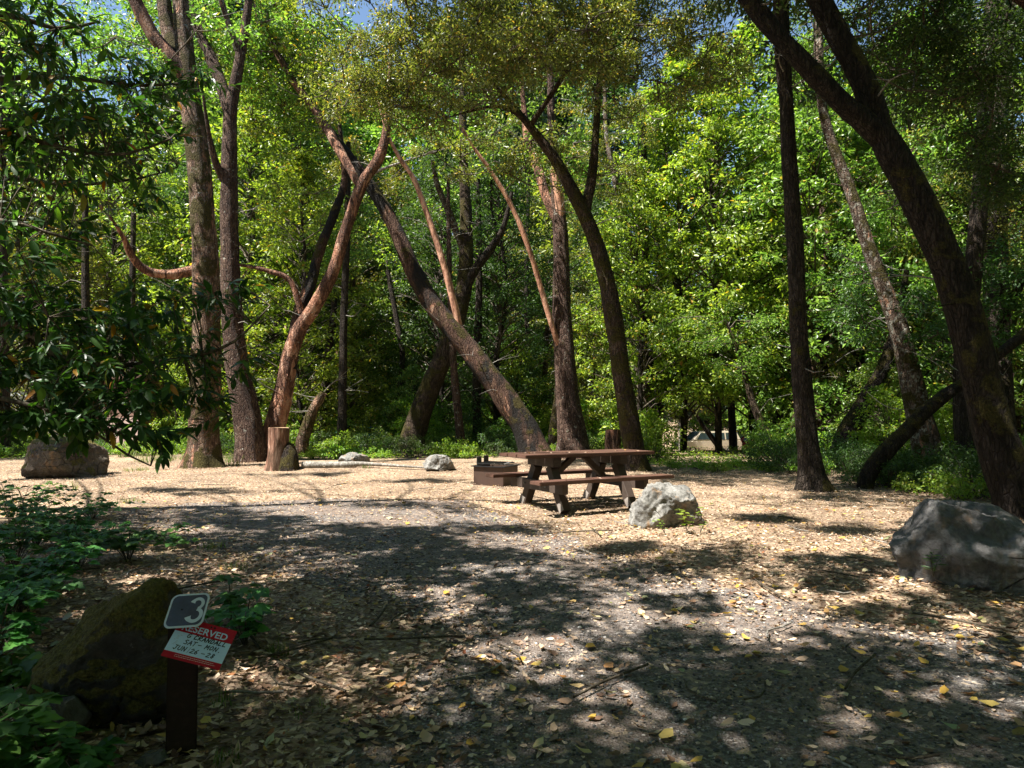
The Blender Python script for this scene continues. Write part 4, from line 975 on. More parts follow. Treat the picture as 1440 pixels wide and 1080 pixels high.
for lab, pts, d, m in (
    ('slim grey trunk just right of the dark mossy trunk, above the fire pit', [(650, 645, 18), (646, 600, 13), (640, 540, 12), (636, 480, 10), (632, 380, 8), (630, 250, 5)], 24, 'bark_brown'),
    ('dark slim trunk right of the slim grey trunk above the fire pit', [(672, 632, 14), (670, 560, 13), (672, 470, 12), (674, 380, 10), (672, 250, 7)], 27, 'bark_dark'),
    ('mossy crooked trunk just left of the straight brown trunk behind the table', [(776, 628, 15), (780, 590, 13), (786, 550, 13), (784, 500, 12), (780, 430, 8), (782, 340, 5)], 25, 'bark_mossy'),
    ('thin dark trunk behind the leaning madrone, halfway to the brown trunk', [(738, 600, 8), (742, 560, 8), (742, 480, 8), (740, 380, 7), (744, 250, 5)], 31, 'bark_dark'),
    ('dark trunk seen through leaves right of the curving oak', [(912, 640, 20), (912, 570, 18), (910, 480, 17), (908, 380, 13), (906, 260, 10), (905, 170, 7)], 26, 'bark_dark'),
    ('second dark trunk close beside the trunk right of the curving oak', [(925, 630, 13), (928, 560, 14), (934, 460, 12), (928, 400, 9), (920, 300, 6)], 28, 'bark_dark'),
    ('slim trunk rising behind the top of the curving oak', [(905, 430, 8), (888, 350, 9), (872, 290, 9), (862, 240, 8), (852, 180, 7), (850, 60, 5)], 25, 'bark_lichen'),
    ('pale slim trunk standing behind the straight dark trunk at right', [(1118, 650, 12), (1116, 600, 10), (1117, 540, 9), (1119, 440, 7)], 24, 'bark_pale'),
    ('dark trunk in front of the parked red car', [(1032, 640, 13), (1030, 600, 12), (1028, 560, 11), (1026, 480, 9), (1024, 380, 7)], 30, 'bark_dark'),
    ('thin leaning dead stem in front of the tan car', [(1020, 646, 9), (1008, 625, 8), (995, 607, 8), (988, 598, 6), (975, 575, 4)], 30, 'bark_dark'),
    ('brown trunk half hidden behind the dark trunk leaning right', [(1160, 640, 14), (1162, 590, 13), (1160, 540, 12), (1158, 470, 10), (1160, 350, 7)], 26, 'bark_brown'),
    ('dark trunk far left beyond the brown hut', [(122, 560, 16), (121, 480, 13), (120, 400, 11), (120, 320, 9), (118, 200, 6)], 24, 'bark_dark'),
    ('thin dark trunk left of the pale madrone, beyond its bare limb', [(187, 600, 12), (186, 500, 10), (186, 400, 9), (188, 300, 7)], 27, 'bark_dark'),
    ('dark trunk at the very left edge behind the branch', [(6, 620, 18), (5, 500, 15), (4, 350, 13), (3, 200, 11), (0, 60, 8)], 22, 'bark_dark'),
    ('crooked dark trunk left of the slim trunk behind the stump', [(452, 600, 14), (458, 540, 13), (464, 480, 12), (470, 430, 9), (466, 360, 6)], 27, 'bark_dark'),
    ('slim leaning trunk behind the mossy leaning one, left of centre', [(560, 560, 9), (566, 500, 9), (556, 440, 8), (545, 380, 6)], 30, 'bark_dark'),
    ('dark trunk far back at right under the fallen trunk', [(1232, 640, 22), (1236, 600, 20), (1240, 560, 18), (1246, 480, 14), (1250, 380, 10)], 22, 'bark_dark')):
    tree(lab, M[m], d, pts, name='slim_tree', flare=.25, sides=12, crown=[(pts[-1][0], pts[-1][1]-20, 45, 60, d, 1.2, 7, .5)], leafm=random.choice(['leaf_green', 'leaf_bright', 'leaf_olive']), per=60, leaf=(.17, .08))

# ------------------------------------------------------------------ forest behind: variants copied as things with parts
def make_forest_tree(name, H, zb, Rm, nc, cr, per, leaf, leafm, barkm, seed, trunk_r=.2, flat=.6, tmpl=LEAF_FAR, prof=None):
    rng = np.random.default_rng(seed)
    t = empty(name, (0, 0, 0))
    w = [rng.normal(0, .12, 2) for _ in range(6)]
    pts = []
    for i in range(7):
        z = -.3 if i == 0 else H*i/6.3
        o = w[max(0, i-1)]*i*.6 if i else (0, 0)
        pts.append((Vector((o[0], o[1], z)), trunk_r*(1-.13*i)))
    link('trunk', tubes_mesh('trunk', [pts], 10, M[barkm], .4, .12, .4, seed), parent=t)
    cs = []; ch = []
    for k in range(nc):
        u = (k+rng.random())/nc; z = zb+(H-zb)*u
        f = prof(u) if prof else (math.sin(math.pi*min(1, .18+u*.86)))**.6
        a = rng.random()*6.283; r = Rm*f*math.sqrt(rng.uniform(.1, 1))
        c = Vector((math.cos(a)*r, math.sin(a)*r, z)); cs.append(tuple(c))
        s = Vector((0, 0, max(.5, z-.45*r-.3))); m_ = s.lerp(c, .5)+Vector(rng.normal(0, .12, 3))+Vector((0, 0, .2))
        if k % 2 == 0: ch.append([(s, .045), (m_, .03), (c, .012)])
    cs = np.array(cs)
    V, F = clump_leaves(cs, cr*rng.uniform(.7, 1.35, nc), per, leaf[0], leaf[1], tmpl, flat, rng=rng)
    link('crown', np_mesh('crown', V, F, M[leafm]), parent=t)
    link('branches', tubes_mesh('branches', ch, 5, M['bark_twig'], .6), parent=t)
    return t
VAR = {
 'broad': make_forest_tree('broadleaf_tree', 17, 1.0, 4.0, 260, .55, 75, (.22, .105), 'leaf_bright', 'bark_dark', 1, .18),
 'green': make_forest_tree('broadleaf_tree', 16, .8, 3.8, 255, .52, 75, (.20, .095), 'leaf_green', 'bark_brown', 2, .16),
 'olive': make_forest_tree('tanoak_tree', 15, 1.2, 3.4, 250, .48, 90, (.16, .07), 'leaf_olive', 'bark_mossy', 3, .2),
 'high': make_forest_tree('broadleaf_tree', 17, 2.3, 3.6, 230, .52, 75, (.21, .10), 'leaf_bright', 'bark_dark', 11, .15),
  'dark': make_forest_tree('tanoak_tree', 16, .8, 3.4, 260, .52, 80, (.17, .07), 'leaf_dark', 'bark_dark', 12, .2),
 'low': make_forest_tree('understory_tree', 7.5, .5, 2.8, 150, .42, 70, (.16, .08), 'leaf_bright', 'bark_dark', 4, .08),
 'lowg': make_forest_tree('understory_tree', 6.0, .4, 2.6, 130, .4, 70, (.15, .072), 'leaf_green', 'bark_dark', 5, .08),
 'tall': make_forest_tree('redwood_tree', 38, 4, 5.0, 380, 1.0, 90, (.42, .17), 'leaf_dark', 'bark_brown', 6, .5, .5, prof=lambda u: 1.05-.8*u),
 'tallb': make_forest_tree('tall_broadleaf_tree', 30, 1.5, 6.0, 420, 1.0, 90, (.38, .18), 'leaf_green', 'bark_dark', 7, .4),
}
MARKS = [(60, 'the far left edge'), (160, 'the brown hut'), (286, 'the pale mossy madrone'), (391, 'the sawn stump'), (497, 'the low rock'), (578, 'the mossy trunk leaning right'), (615, 'the rounded rock'), (697, 'the fire pit'),
         (757, 'the foot of the long leaning madrone'), (808, 'the straight brown trunk'), (885, 'the curving oak'), (945, 'the pale angular boulder'), (1000, 'the tan car'), (1095, 'the pale mottled trunk'), (1140, 'the straight dark trunk'),
         (1214, 'the foot of the fallen trunk'), (1310, 'the S bent madrone'), (1364, 'the upright dark trunk'), (1430, 'the massive forked trunk')]
KIND = {'dark': 'dark green tanoak', 'high': 'yellow green tree with a raised crown', 'broad': 'yellow green leafy tree', 'green': 'mid green leafy tree', 'olive': 'olive green oak', 'low': 'low bright green tree', 'lowg': 'low dark green tree', 'tall': 'tall dark conifer', 'tallb': 'tall broadleaf tree'}
def where(p, used, kind):
    px = proj(Vector((p[0], p[1], 1)))[0]
    m = min(MARKS, key=lambda q: abs(q[0]-px)); side = 'directly behind' if abs(m[0]-px) < 14 else ('behind and left of' if px < m[0] else 'behind and right of')
    for pre in ('', 'farther ', 'still farther ', 'farthest ', 'deepest '):
        l = f'{pre}{kind} {side} {m[1]}'
        if l not in used: used.add(l); return l
    return l
USED = set()
rng = np.random.default_rng(21)
first = {}
def place(kind, x, y, s, group='background forest trees'):
    src = VAR[kind]
    if kind not in first: first[kind] = src; o = src
    else: o = copy_tree(src)
    o.location = (x, y, gz(x, y)-.05); o.rotation_euler = (0, 0, rng.random()*6.283); o.scale = (s, s, s*rng.uniform(.92, 1.1))
    tag(o, where((x, y), USED, KIND[kind]), 'tree', group)
rows = []
def row(y0, n, kinds, s0, s1, jit=1.2, xr=.84, skip=None, x0=-1):
    for i in range(n):
        u = (i+.5)/n*2-1; y = y0+rng.uniform(-jit, jit); x = u*xr*y+rng.uniform(-jit, jit)*.8
        px = proj(Vector((x, y, 1)))[0]
        if skip and any(a < px < b for a, b in skip): continue
        if y > 35 and 150 < px < 480 and rng.random() < .12: continue
        rows.append((y, x, kinds[int(rng.integers(len(kinds)))], rng.uniform(s0, s1)))
# gaps: the track with parked cars (px 940-1070), sky at upper left
row(28.0, 13, ['low', 'lowg', 'low'], .45, .75, .9, skip=[(330, 420), (600, 680), (935, 1080)])
row(33.5, 12, ['broad', 'green', 'olive', 'dark', 'low'], .8, 1.0, 1.2, skip=[(935, 1075)])
row(38, 13, ['green', 'broad', 'olive', 'dark'], .9, 1.15, 1.5, skip=[(860, 1065)])
row(42, 14, ['low', 'lowg', 'low'], .9, 1.3, 1.5, skip=[(840, 1055)])
row(46, 15, ['green', 'dark', 'tallb', 'tall'], .85, 1.0, 2, skip=[(840, 1045)])
row(62, 22, ['low', 'lowg'], 1.2, 1.6, 2)
row(57, 14, ['tallb', 'tall', 'green'], .9, 1.05, 2.5, skip=[(955, 1045)])
row(72, 17, ['tallb', 'tall'], .9, 1.05, 3, xr=.9)
for (px, d, k, s) in ((900, 24.5, 'broad', .62), (960, 26, 'high', .95), (1010, 25.0, 'high', .9), (1060, 27, 'high', 1.0), (1150, 24, 'green', 1.0), (1215, 25, 'olive', .9), (1290, 22.5, 'green', .9), (1370, 22, 'olive', .9), (1430, 21, 'green', .85), (1250, 19.5, 'lowg', .55), (40, 27, 'olive', .9), (150, 31, 'broad', .9), (420, 27, 'broad', .75), (700, 27.5, 'dark', .8), (345, 30, 'broad', 1.0), (375, 40, 'tallb', .9), (340, 48, 'tallb', 1.0), (250, 44, 'tallb', .9), (430, 44, 'tallb', .9), (560, 40, 'olive', 1.1), (620, 31, 'dark', .9)):
    p = P(px, 600, d); rows.append((d, p.x, k, s))
rows.sort(key=lambda r: r[0])
for y, x, k, s in rows: place(k, x, y, s)
for i in range(16):   # trees standing behind the photographer, closing the clearing
    a = R(180+(i+.5)*180/16); rr = rng.uniform(13, 18); x = math.cos(a)*rr; y = math.sin(a)*rr
    k = ('green', 'tallb', 'broad')[i % 3] if x > -4 else ('green', 'olive')[i % 2]
    if x < -4: x *= 1.35; y *= 1.35
    o = copy_tree(VAR[k]); o.location = (x, y, gz(x, y)); o.rotation_euler = (0, 0, i*1.3)
    tag(o, f'{KIND[k]} behind the photographer, outside the photo', 'tree', 'trees behind the photographer')
# off to the sides and behind, so the clearing is closed from other positions
for (x, y, k, s) in ((-24, 12, 'green', .8), (-22, 19, 'broad', .8), (-15, 3, 'olive', .7), (16, 11, 'tallb', .7), (19, 17, 'tallb', .8), (15, 4, 'tallb', .6), (24, 24, 'broad', 1), (13, 0, 'green', .9), (12, -6, 'tallb', .6), (-24, 26, 'broad', 1)):
    o = copy_tree(VAR[k]); o.location = (x, y, gz(x, y)); o.scale = (s, s, s)
    tag(o, f'{KIND[k]} at the {"left" if x < 0 else "right"} side of the clearing, {"near" if y < 10 else "middle" if y < 18 else "far"} row', 'tree', 'trees beside the clearing')

# shrubs: understorey along the edge of the clearing
def make_shrub(name, h, r, nc, cr, per, leaf, leafm, seed, tmpl=LEAF_MID):
    rng = np.random.default_rng(seed); t = empty(name, (0, 0, 0)); cs = []; ch = []
    for k in range(nc):
        a = rng.random()*6.283; rr = r*math.sqrt(rng.random()); z = h*rng.uniform(.2, 1)*(1-.5*(rr/r)**2)
        c = Vector((math.cos(a)*rr, math.sin(a)*rr, z)); cs.append(tuple(c))
        ch.append([(Vector((c.x*.15, c.y*.15, -.05)), .012), (Vector((c.x*.6, c.y*.6, z*.6)), .008), (c, .004)])
    V, F = clump_leaves(np.array(cs), cr, per, leaf[0], leaf[1], tmpl, .6, up=1.1, rng=rng)
    link('foliage', np_mesh('foliage', V, F, M[leafm]), parent=t)
    link('stems', tubes_mesh('stems', ch, 4, M['bark_twig'], .25), parent=t); return t
SH = {'a': make_shrub('shrub', 1.1, .8, 34, .2, 46, (.075, .045), 'leaf_bush', 31), 'b': make_shrub('shrub', .55, .6, 30, .14, 44, (.06, .036), 'leaf_bush', 32),
      'c': make_shrub('shrub', 1.6, .9, 40, .24, 50, (.085, .045), 'leaf_green', 33), 'd': make_shrub('shrub', .9, .9, 36, .18, 46, (.06, .03), 'leaf_dark', 34),
      'e': make_shrub('shrub', 2.4, 1.0, 54, .26, 56, (.09, .05), 'leaf_bush', 35)}
SK = {'a': 'bright green bush', 'b': 'low green plant', 'c': 'waist high green bush', 'd': 'dark low bush', 'e': 'tall leafy bush'}
sf = {}; susd = set()
def shrub(kind, x, y, s):
    if kind not in sf: sf[kind] = SH[kind]; o = SH[kind]
    else: o = copy_tree(SH[kind])
    o.location = (x, y, gz(x, y)); o.rotation_euler = (0, 0, rng.random()*6.283); o.scale = (s, s, s*rng.uniform(.8, 1.15))
    tag(o, where((x, y), susd, SK[kind]), 'shrub', 'undergrowth along the clearing edge')
edge = [(-60, 20.5), (80, 21.5), (250, 22), (330, 21.8), (450, 21.5), (560, 21.5), (660, 22.5), (760, 22), (860, 20.5), (930, 17.6), (1000, 16.2), (1100, 15.6), (1180, 15.2), (1260, 12.6), (1340, 11.2), (1440, 10.6), (1560, 10)]
def edge_d(px):
    for (a, da), (b, db) in zip(edge[:-1], edge[1:]):
        if a <= px <= b: return da+(db-da)*(px-a)/(b-a)
    return 20
for rowi, (off, kinds, n, s0, s1) in enumerate(((.5, 'bbd', 40, .7, 1.1), (1.6, 'bad', 36, .7, 1.1), (3.2, 'acb', 34, .7, 1.1), (5.2, 'ace', 30, .8, 1.1), (8, 'ece', 24, .8, 1.2))):
    for i in range(n):
        px = -60+(i+rng.random())/n*1580; d = edge_d(px)+off+rng.uniform(-.5, .5)
        if 935 < px < 1070 and off > 3: continue
        if 85 < px < 235 and off > 1: continue
        if off < 1 and rng.random() < .25: continue
        if 925 < px < 1085: p = P(px, 600, d); shrub('b', p.x, d, rng.uniform(.35, .6)); continue
        k = kinds[int(rng.integers(len(kinds)))]
        if px > 1120 and rng.random() < .6: k = 'd'
        p = P(px, 600, d); shrub(k, p.x, d, rng.uniform(s0, s1))
def ground_cover():
    rng = np.random.default_rng(55); n = 60000; cs = []
    px = rng.uniform(-80, 1540, n); off = rng.random(n)**1.3*14
    ok = []
    for i in range(n):
        d = edge_d(px[i])+off[i]-.4; x = P(px[i], 600, d).x
        if noise.noise(Vector((x*.6, d*.6, 2)))*1.2+.3+min(0, (off[i]-.5)) < rng.random()*.6: continue
        cs.append((x, d, gz(x, d)+rng.random()*.16+.02))
    cs = np.array(cs); m = len(cs)
    V, F = leaf_geo(LEAF_MID, cs, norm(rng.normal(size=(m, 3))*np.array([1, 1, .4])), rng.normal(0, .4, (m, 3))+np.array([0, 0, 1]), rng.uniform(.04, .09, m), rng.uniform(.025, .05, m))
    tag(link('ground_cover', np_mesh('ground_cover', V, F, M['leaf_bush'])), 'low leafy green ground cover beyond the clearing', 'ground cover', kind='stuff')
ground_cover()

def table_leaves():
    rng = np.random.default_rng(8); a = R(29); pos = []
    for k in range(34):
        x = rng.uniform(-1.15, 1.15); y, z = ((rng.uniform(-.36, .36), .815) if k % 3 else (-.68+rng.uniform(-.1, .1), .475))
        pos.append((1.02+x*math.cos(a)-y*math.sin(a), 10.5+x*math.sin(a)+y*math.cos(a), gz(1.02, 10.5)+z))
    n = len(pos); V, F = leaf_geo(LEAF_DRY, np.array(pos), norm(rng.normal(size=(n, 3))*np.array([1, 1, .1])), rng.normal(0, .2, (n, 3))+np.array([0, 0, 1]), rng.uniform(.03, .07, n), rng.uniform(.02, .03, n))
    tag(link('fallen_leaves', np_mesh('table_leaves', V, F, M['litter'])), 'a few dry leaves lying on the picnic table and bench', 'fallen leaves', kind='stuff')
table_leaves()
# ------------------------------------------------------------------ grass and small plants
def grass_tuft(px, py, n, h, spread, label, seed, green=True):
    p = G(px, py); rng = np.random.default_rng(seed)
    V = []; F = []
    for i in range(n):
        a = rng.random()*6.283; r = spread*math.sqrt(rng.random()); b = Vector((math.cos(a)*r, math.sin(a)*r, -.01)); b.z += gz(p.x+b.x, p.y+b.y)-p.z
        hh = h*rng.uniform(.5, 1.1); da = rng.random()*6.283; lean = rng.uniform(.1, .7)*hh; w = rng.uniform(.002, .0045)*(1+h*2.0)*(1+p.y*.03)
        dv = Vector((math.cos(da), math.sin(da), 0)); sv = Vector((-dv.y, dv.x, 0))*w
        k = len(V)
        for t in (0, .35, .7, 1):
            q = b+dv*lean*t*t+Vector((0, 0, hh*(t-.25*t*t*lean/hh))); ww = sv*(1-t*.9)
            V += [tuple(q-ww), tuple(q+ww)]
        for j in range(3): F.append((k+2*j, k+2*j+1, k+2*j+3, k+2*j+2))
    o = link('grass_tuft', np_mesh('grass_tuft', np.array(V), np.array(F), M['grass']), loc=p)
    if spread >= .08: o.name = 'grass'; tag(o, label, 'grass', kind='stuff')
    else: tag(o, label, 'grass tuft', 'grass tufts')
for i, (px, py, n, h, sp, l) in enumerate([(225, 648, 260, .22, .7, 'long grass left of the pale madrone foot'), (205, 640, 200, .3, .8, 'pale green grass in front of the brown hut'), (335, 648, 260, .26, .8, 'grass between the pale madrone and the stump'), (320, 655, 160, .2, .5, 'short grass right beside the pale madrone roots'),
        (180, 706, 60, .10, .2, 'tiny sunny grass tuft in front of the brown boulder'), (108, 690, 14, .28, .08, 'single tall grass stalk in front of the brown boulder'), (515, 660, 40, .12, .12, 'small green tuft at the right foot of the low rock'), (190, 662, 90, .12, .3, 'sparse grass beside the brown boulder'),
        (390, 922, 46, .10, .07, 'small green grass tuft right of the sign'), (312, 990, 20, .08, .06, 'thin grass behind the sign post'), (130, 985, 46, .26, .07, 'long arching grass blades before the mossy boulder'), (330, 800, 50, .09, .12, 'low grass on the litter left of the gravel'), (300, 770, 60, .1, .15, 'faint grass patch beyond the mossy boulder'),
        (620, 945, 16, .04, .05, 'tiny green sprouts on the gravel, centre foreground'), (490, 1010, 24, .05, .08, 'tiny green sprouts left of the gravel foreground'), (320, 1076, 40, .08, .06, 'grass tuft at the bottom edge right of the post'), (1340, 1062, 12, .03, .05, 'tiny sprout at the bottom right'), (430, 1000, 30, .05, .1, 'sparse seedlings between sign and gravel')]):
    grass_tuft(px, py, n, h, sp, l, 40+i)
def sprig(px, py, d, h, n, label, leafm='leaf_bush', L=.06, W=.02, seed=1, tmpl=LEAF_NEAR, spread=.08):
    p = G(px, py) if d is None else P(px, py, d); rng = np.random.default_rng(seed)
    t = empty('small_plant', p, 0, label, 'small plant'); ch = []; pos = []; ax = []
    for s in range(3):
        e = Vector((rng.normal(0, spread), rng.normal(0, spread*.6), h*rng.uniform(.6, 1))); m_ = e*.5+Vector((rng.normal(0, .01), 0, .02))
        ch.append([(Vector((0, 0, -.02)), .003), (m_, .0025), (e, .0015)])
        for k in range(n//3):
            u = (k+1)/(n//3); q = m_*(u*2) if u < .5 else m_.lerp(e, u*2-1)
            a = k*2.4+s; pos.append(tuple(q)); ax.append((math.cos(a), math.sin(a), .25))
    pos = np.array(pos); ax = np.array(ax); m = len(pos)
    V, F = leaf_geo(tmpl, pos, ax, rng.normal(0, .25, (m, 3))+np.array([0, -.2, 1]), L*rng.uniform(.7, 1.2, m), W*rng.uniform(.8, 1.2, m))
    link('leaves', np_mesh('leaves', V, F, M[leafm], smooth=True), parent=t); link('stems', tubes_mesh('stems', ch, 5, M['bark_twig'], .05), parent=t)
sprig(966, 744, 8.0, .28, 30, 'small bright green plant growing against the pale boulder', 'leaf_bush', .075, .032, 3)
sprig(935, 748, 8.0, .14, 15, 'tiny plant at the foot of the pale boulder', 'leaf_bush', .05, .02, 4)
sprig(985, 746, 8.0, .10, 12, 'tiny sprig at the right foot of the pale boulder', 'leaf_bush', .04, .02, 6)
sprig(1312, 808, 5.4, .20, 24, 'green sprig growing in a crack of the big dark boulder', 'leaf_bay', .07, .018, 5)
sprig(92, 655, None, .35, 24, 'leafy sprout beside the pale madrone', 'leaf_bush', .1, .04, 9)
sprig(362, 648, None, .3, 24, 'broad leafed sprout left of the stump', 'leaf_green', .13, .05, 10)

# brambles, bottom left
def bramble(px, py, d, n, r, h, label, seed, L=.085, W=.085, tall=1.0):
    rng = np.random.default_rng(seed); g = G(px, py) if d is None else P(px, py, d); g.z = gz(g.x, g.y)
    t = empty('bramble', g, 0, label, 'bramble', 'brambles at the bottom left'); ch = []; pos = []; ax = []; nr = []
    for s in range(int(n*1.6)):
        a = rng.random()*6.283; R_ = r*rng.uniform(.4, 1); e = Vector((math.cos(a)*R_, math.sin(a)*R_, h*rng.uniform(.3, 1)))
        m_ = Vector((e.x*.45, e.y*.45, e.z*rng.uniform(.9, 1.3)))
        ch.append([(Vector((0, 0, -.03)), .0035), (m_, .0028), (e, .0015)])
        for k in range(4):
            u = .35+.65*k/3; q = m_.lerp(e, max(0, u*2-1)) if u > .5 else m_*(u*2)
            b = rng.random()*6.283; dirv = Vector((math.cos(b), math.sin(b), .15)); q2 = q+dirv*.05*tall+Vector((0, 0, .015))
            ch.append([(q, .0015), (q2, .001)])
            for dr in (-1.1, 0, 1.1):
                c2 = b+dr; pos.append(tuple(q2)); ax.append((math.cos(c2), math.sin(c2), -.12)); nr.append((rng.normal(0, .22), rng.normal(0, .22)-.15, 1))
    pos = np.array(pos); m = len(pos)
    V, F = leaf_geo(LEAF_LOBED, pos, np.array(ax), np.array(nr), L*rng.uniform(.6, 1.15, m), W*rng.uniform(.6, 1.0, m))
    link('leaves', np_mesh('leaves', V, F, M['leaf_bramble'], smooth=True), parent=t); link('stems', tubes_mesh('stems', ch, 5, M['bark_twig'], .05), parent=t)
for i, a in enumerate([(20, 800, None, 12, .5, .38, 'bramble patch at the left edge behind the mossy boulder'), (90, 770, None, 12, .5, .34, 'bramble patch above the mossy boulder'), (150, 770, None, 8, .4, .24, 'bramble patch touching the top of the mossy boulder'),
        (40, 730, None, 12, .7, .4, 'farther bramble patch at the left edge'), (15, 890, None, 9, .30, .34, 'bramble at the left edge beside the mossy boulder'), (-60, 960, 2.4, 8, .35, .36, 'large leafed bramble entering from the left edge'), (345, 905, None, 6, .26, .24, 'bramble growing right behind the sign plates'),
        (0, 840, None, 9, .4, .4, 'bramble between left edge and mossy boulder'), (70, 1110, None, 8, .22, .2, 'bramble at the bottom left corner'), (20, 1050, None, 6, .22, .2, 'bramble at the left edge near the bottom'), (325, 880, None, 4, .2, .3, 'bramble shoot right of the number plate'), (-40, 1010, 2.5, 6, .3, .3, 'second bramble entering at the left edge'), (130, 730, None, 10, .6, .28, 'low bramble between the boulder and the gravel'),
        (50, 770, None, 14, .55, .4, 'dense bramble left of centre behind the mossy boulder'), (110, 800, None, 12, .4, .36, 'bramble leaning over the mossy boulder top'), (30, 860, None, 12, .4, .34, 'bramble filling the space left of the mossy boulder'), (180, 790, None, 10, .36, .26, 'bramble spreading toward the gravel behind the mossy boulder'), (20, 750, None, 12, .6, .5, 'tall bramble at the left edge in the middle distance'), (70, 830, None, 10, .35, .3, 'bramble pressed against the back of the mossy boulder'), (-10, 930, None, 10, .35, .3, 'bramble low at the left edge below the others'), (20, 985, None, 6, .2, .2, 'small bramble at the left edge beside the flat stone'), (240, 770, None, 7, .4, .18, 'sparse bramble runner toward the gravel')]):
    bramble(*a, 70+i)

# overhanging bay laurel bough at left: trunk stands outside the frame
def bay_laurel():
    base = Vector((-4.9, 3.9, 0)); base.z = gz(base.x, base.y)
    t = empty('bay_laurel_tree', base, 0, 'dark glossy bay laurel whose leafy boughs hang in from the left edge', 'tree')
    rng = np.random.default_rng(5)
    tr = [(base+Vector((0, 0, -.2)), .16), (base+Vector((.1, 0, 1.2)), .14), (base+Vector((.0, .1, 2.6)), .12), (base+Vector((-.2, .2, 4.5)), .09), (base+Vector((-.2, .2, 6.8)), .04)]
    link('trunk', tubes_mesh('trunk', [tr], 16, M['bark_brown'], .12, .1, .4, 3, base), parent=t)
    boughs = [  # px, py, depth, width_px
        [(-420, 440, 3.9, 30), (-150, 440, 3.9, 20), (20, 455, 4.0, 14), (70, 495, 4.0, 9), (120, 512, 4.0, 8), (170, 514, 4.1, 7), (230, 508, 4.1, 6), (285, 498, 4.2, 5), (330, 480, 4.2, 4), (380, 430, 4.3, 2)],
        [(-420, 180, 4.2, 26), (-150, 170, 4.2, 18), (0, 185, 4.2, 8), (60, 200, 4.3, 7), (120, 214, 4.3, 5), (180, 216, 4.3, 4), (240, 195, 4.4, 3)],
        [(-420, 300, 4.0, 20), (-150, 310, 3.9, 14), (0, 310, 3.8, 7), (60, 325, 3.8, 5), (130, 345, 3.9, 3)],
        [(-350, 520, 3.8, 16), (-100, 540, 3.6, 10), (0, 560, 3.5, 7), (60, 575, 3.5, 5), (120, 600, 3.6, 4), (180, 640, 3.7, 3), (212, 655, 3.7, 1.5)],
        [(-420, 60, 4.5, 22), (-150, 30, 4.5, 14), (0, 20, 4.5, 8), (80, 40, 4.5, 6), (140, 30, 4.6, 3)],
        [(-420, 380, 4.2, 20), (-150, 400, 4.6, 14), (40, 420, 4.8, 7), (120, 440, 4.9, 5), (200, 450, 5.0, 3)],
        [(-300, 120, 4.6, 18), (0, 110, 4.9, 8), (100, 110, 5.0, 6), (190, 120, 5.1, 5), (270, 115, 5.2, 3), (300, 100, 5.2, 2)],
        [(-300, 250, 4.6, 16), (0, 250, 5.2, 8), (100, 260, 5.3, 5), (200, 250, 5.4, 3), (250, 235, 5.4, 2)]]
    for b in boughs:
        ch = [(P(x, y, d), max(.0035, w/960*d/2)) for x, y, d, w in b]
        ch = [(tr[2][0].lerp(tr[3][0], .3 if b[0][1] > 250 else .9), ch[0][1])]+ch
        link('bough', tubes_mesh('bough', [ch], 8, M['bark_twig'], .1, .05, 0, 1, base), parent=t)
    # leafy sprays: regions (px,py,rx,ry,d,dd,count)
    reg = [(40, 60, 110, 70, 4.4, .4, 34), (70, 160, 130, 55, 4.3, .5, 44), (190, 115, 90, 42, 5.0, .3, 24), (30, 240, 90, 60, 4.2, .5, 34), (150, 215, 110, 40, 4.7, .5, 30), (255, 115, 50, 28, 5.1, .2, 12), (200, 185, 60, 30, 5.0, .3, 12),
           (30, 330, 90, 50, 4.0, .5, 18), (160, 300, 70, 40, 5.2, .3, 10), (50, 440, 100, 45, 4.2, .5, 36), (140, 470, 90, 30, 4.2, .4, 26), (215, 440, 50, 36, 4.6, .4, 14), (40, 520, 90, 45, 3.9, .4, 36), (130, 560, 90, 30, 3.9, .4, 26), (200, 545, 70, 36, 4.0, .3, 18), (285, 560, 40, 36, 4.2, .2, 9), (300, 500, 50, 25, 4.3, .2, 8), (270, 420, 40, 30, 4.4, .2, 7),
           (50, 590, 90, 22, 3.7, .3, 24), (140, 600, 70, 14, 3.7, .2, 10), (195, 625, 30, 8, 3.7, .1, 3), (330, 430, 40, 40, 4.5, .2, 4), (10, 380, 40, 40, 3.8, .4, 10)]
    pos = []; ax = []; nr = []; tw = []
    bp = [P(x, y, d) for b in boughs for x, y, d, w in b[2:]]
    bp += [a.lerp(c, .5) for a, c in zip(bp[:-1], bp[1:]) if (a-c).length < 1]
    for (px, py, rx, ry, d, dd, n) in reg:
        n = int(n*(1.5 if py > 400 else 1.2))
        for _ in range(n):
            u = rng.normal(size=3)*.5; q = P(px+u[0]*rx, py+u[1]*ry, d+u[2]*dd)
            s = min(bp, key=lambda v: (v-q).length)
            dv = (q-s); L_ = dv.length
            if L_ > .7: s = q-dv.normalized()*.5; dv = q-s
            s2 = s+dv*.5+Vector((0, 0, .05*L_)); tw.append([(s, .004), (s2, .003), (q, .0018)])
            dirv = Vector((rng.normal(.5, .7), rng.normal(-.1, .7), rng.normal(.05, .3))).normalized()
            e = q+dirv*.16; tw.append([(q, .002), (e, .0012)])
            m = int(rng.integers(9, 15))
            for k in range(m):
                f = k/m; a = k*2.4+rng.random(); side = dirv.orthogonal().normalized(); side = Matrix.Rotation(a, 3, dirv) @ side
                v = (side*(1.0-.45*f)+dirv*(.4+.8*f)+Vector((0, 0, -.35))).normalized()
                pos.append(tuple(q.lerp(e, f)-base)); ax.append(tuple(v)); nr.append((rng.normal(0, .4), rng.normal(0, .4)-.1, 1))
    pos = np.array(pos); m = len(pos)
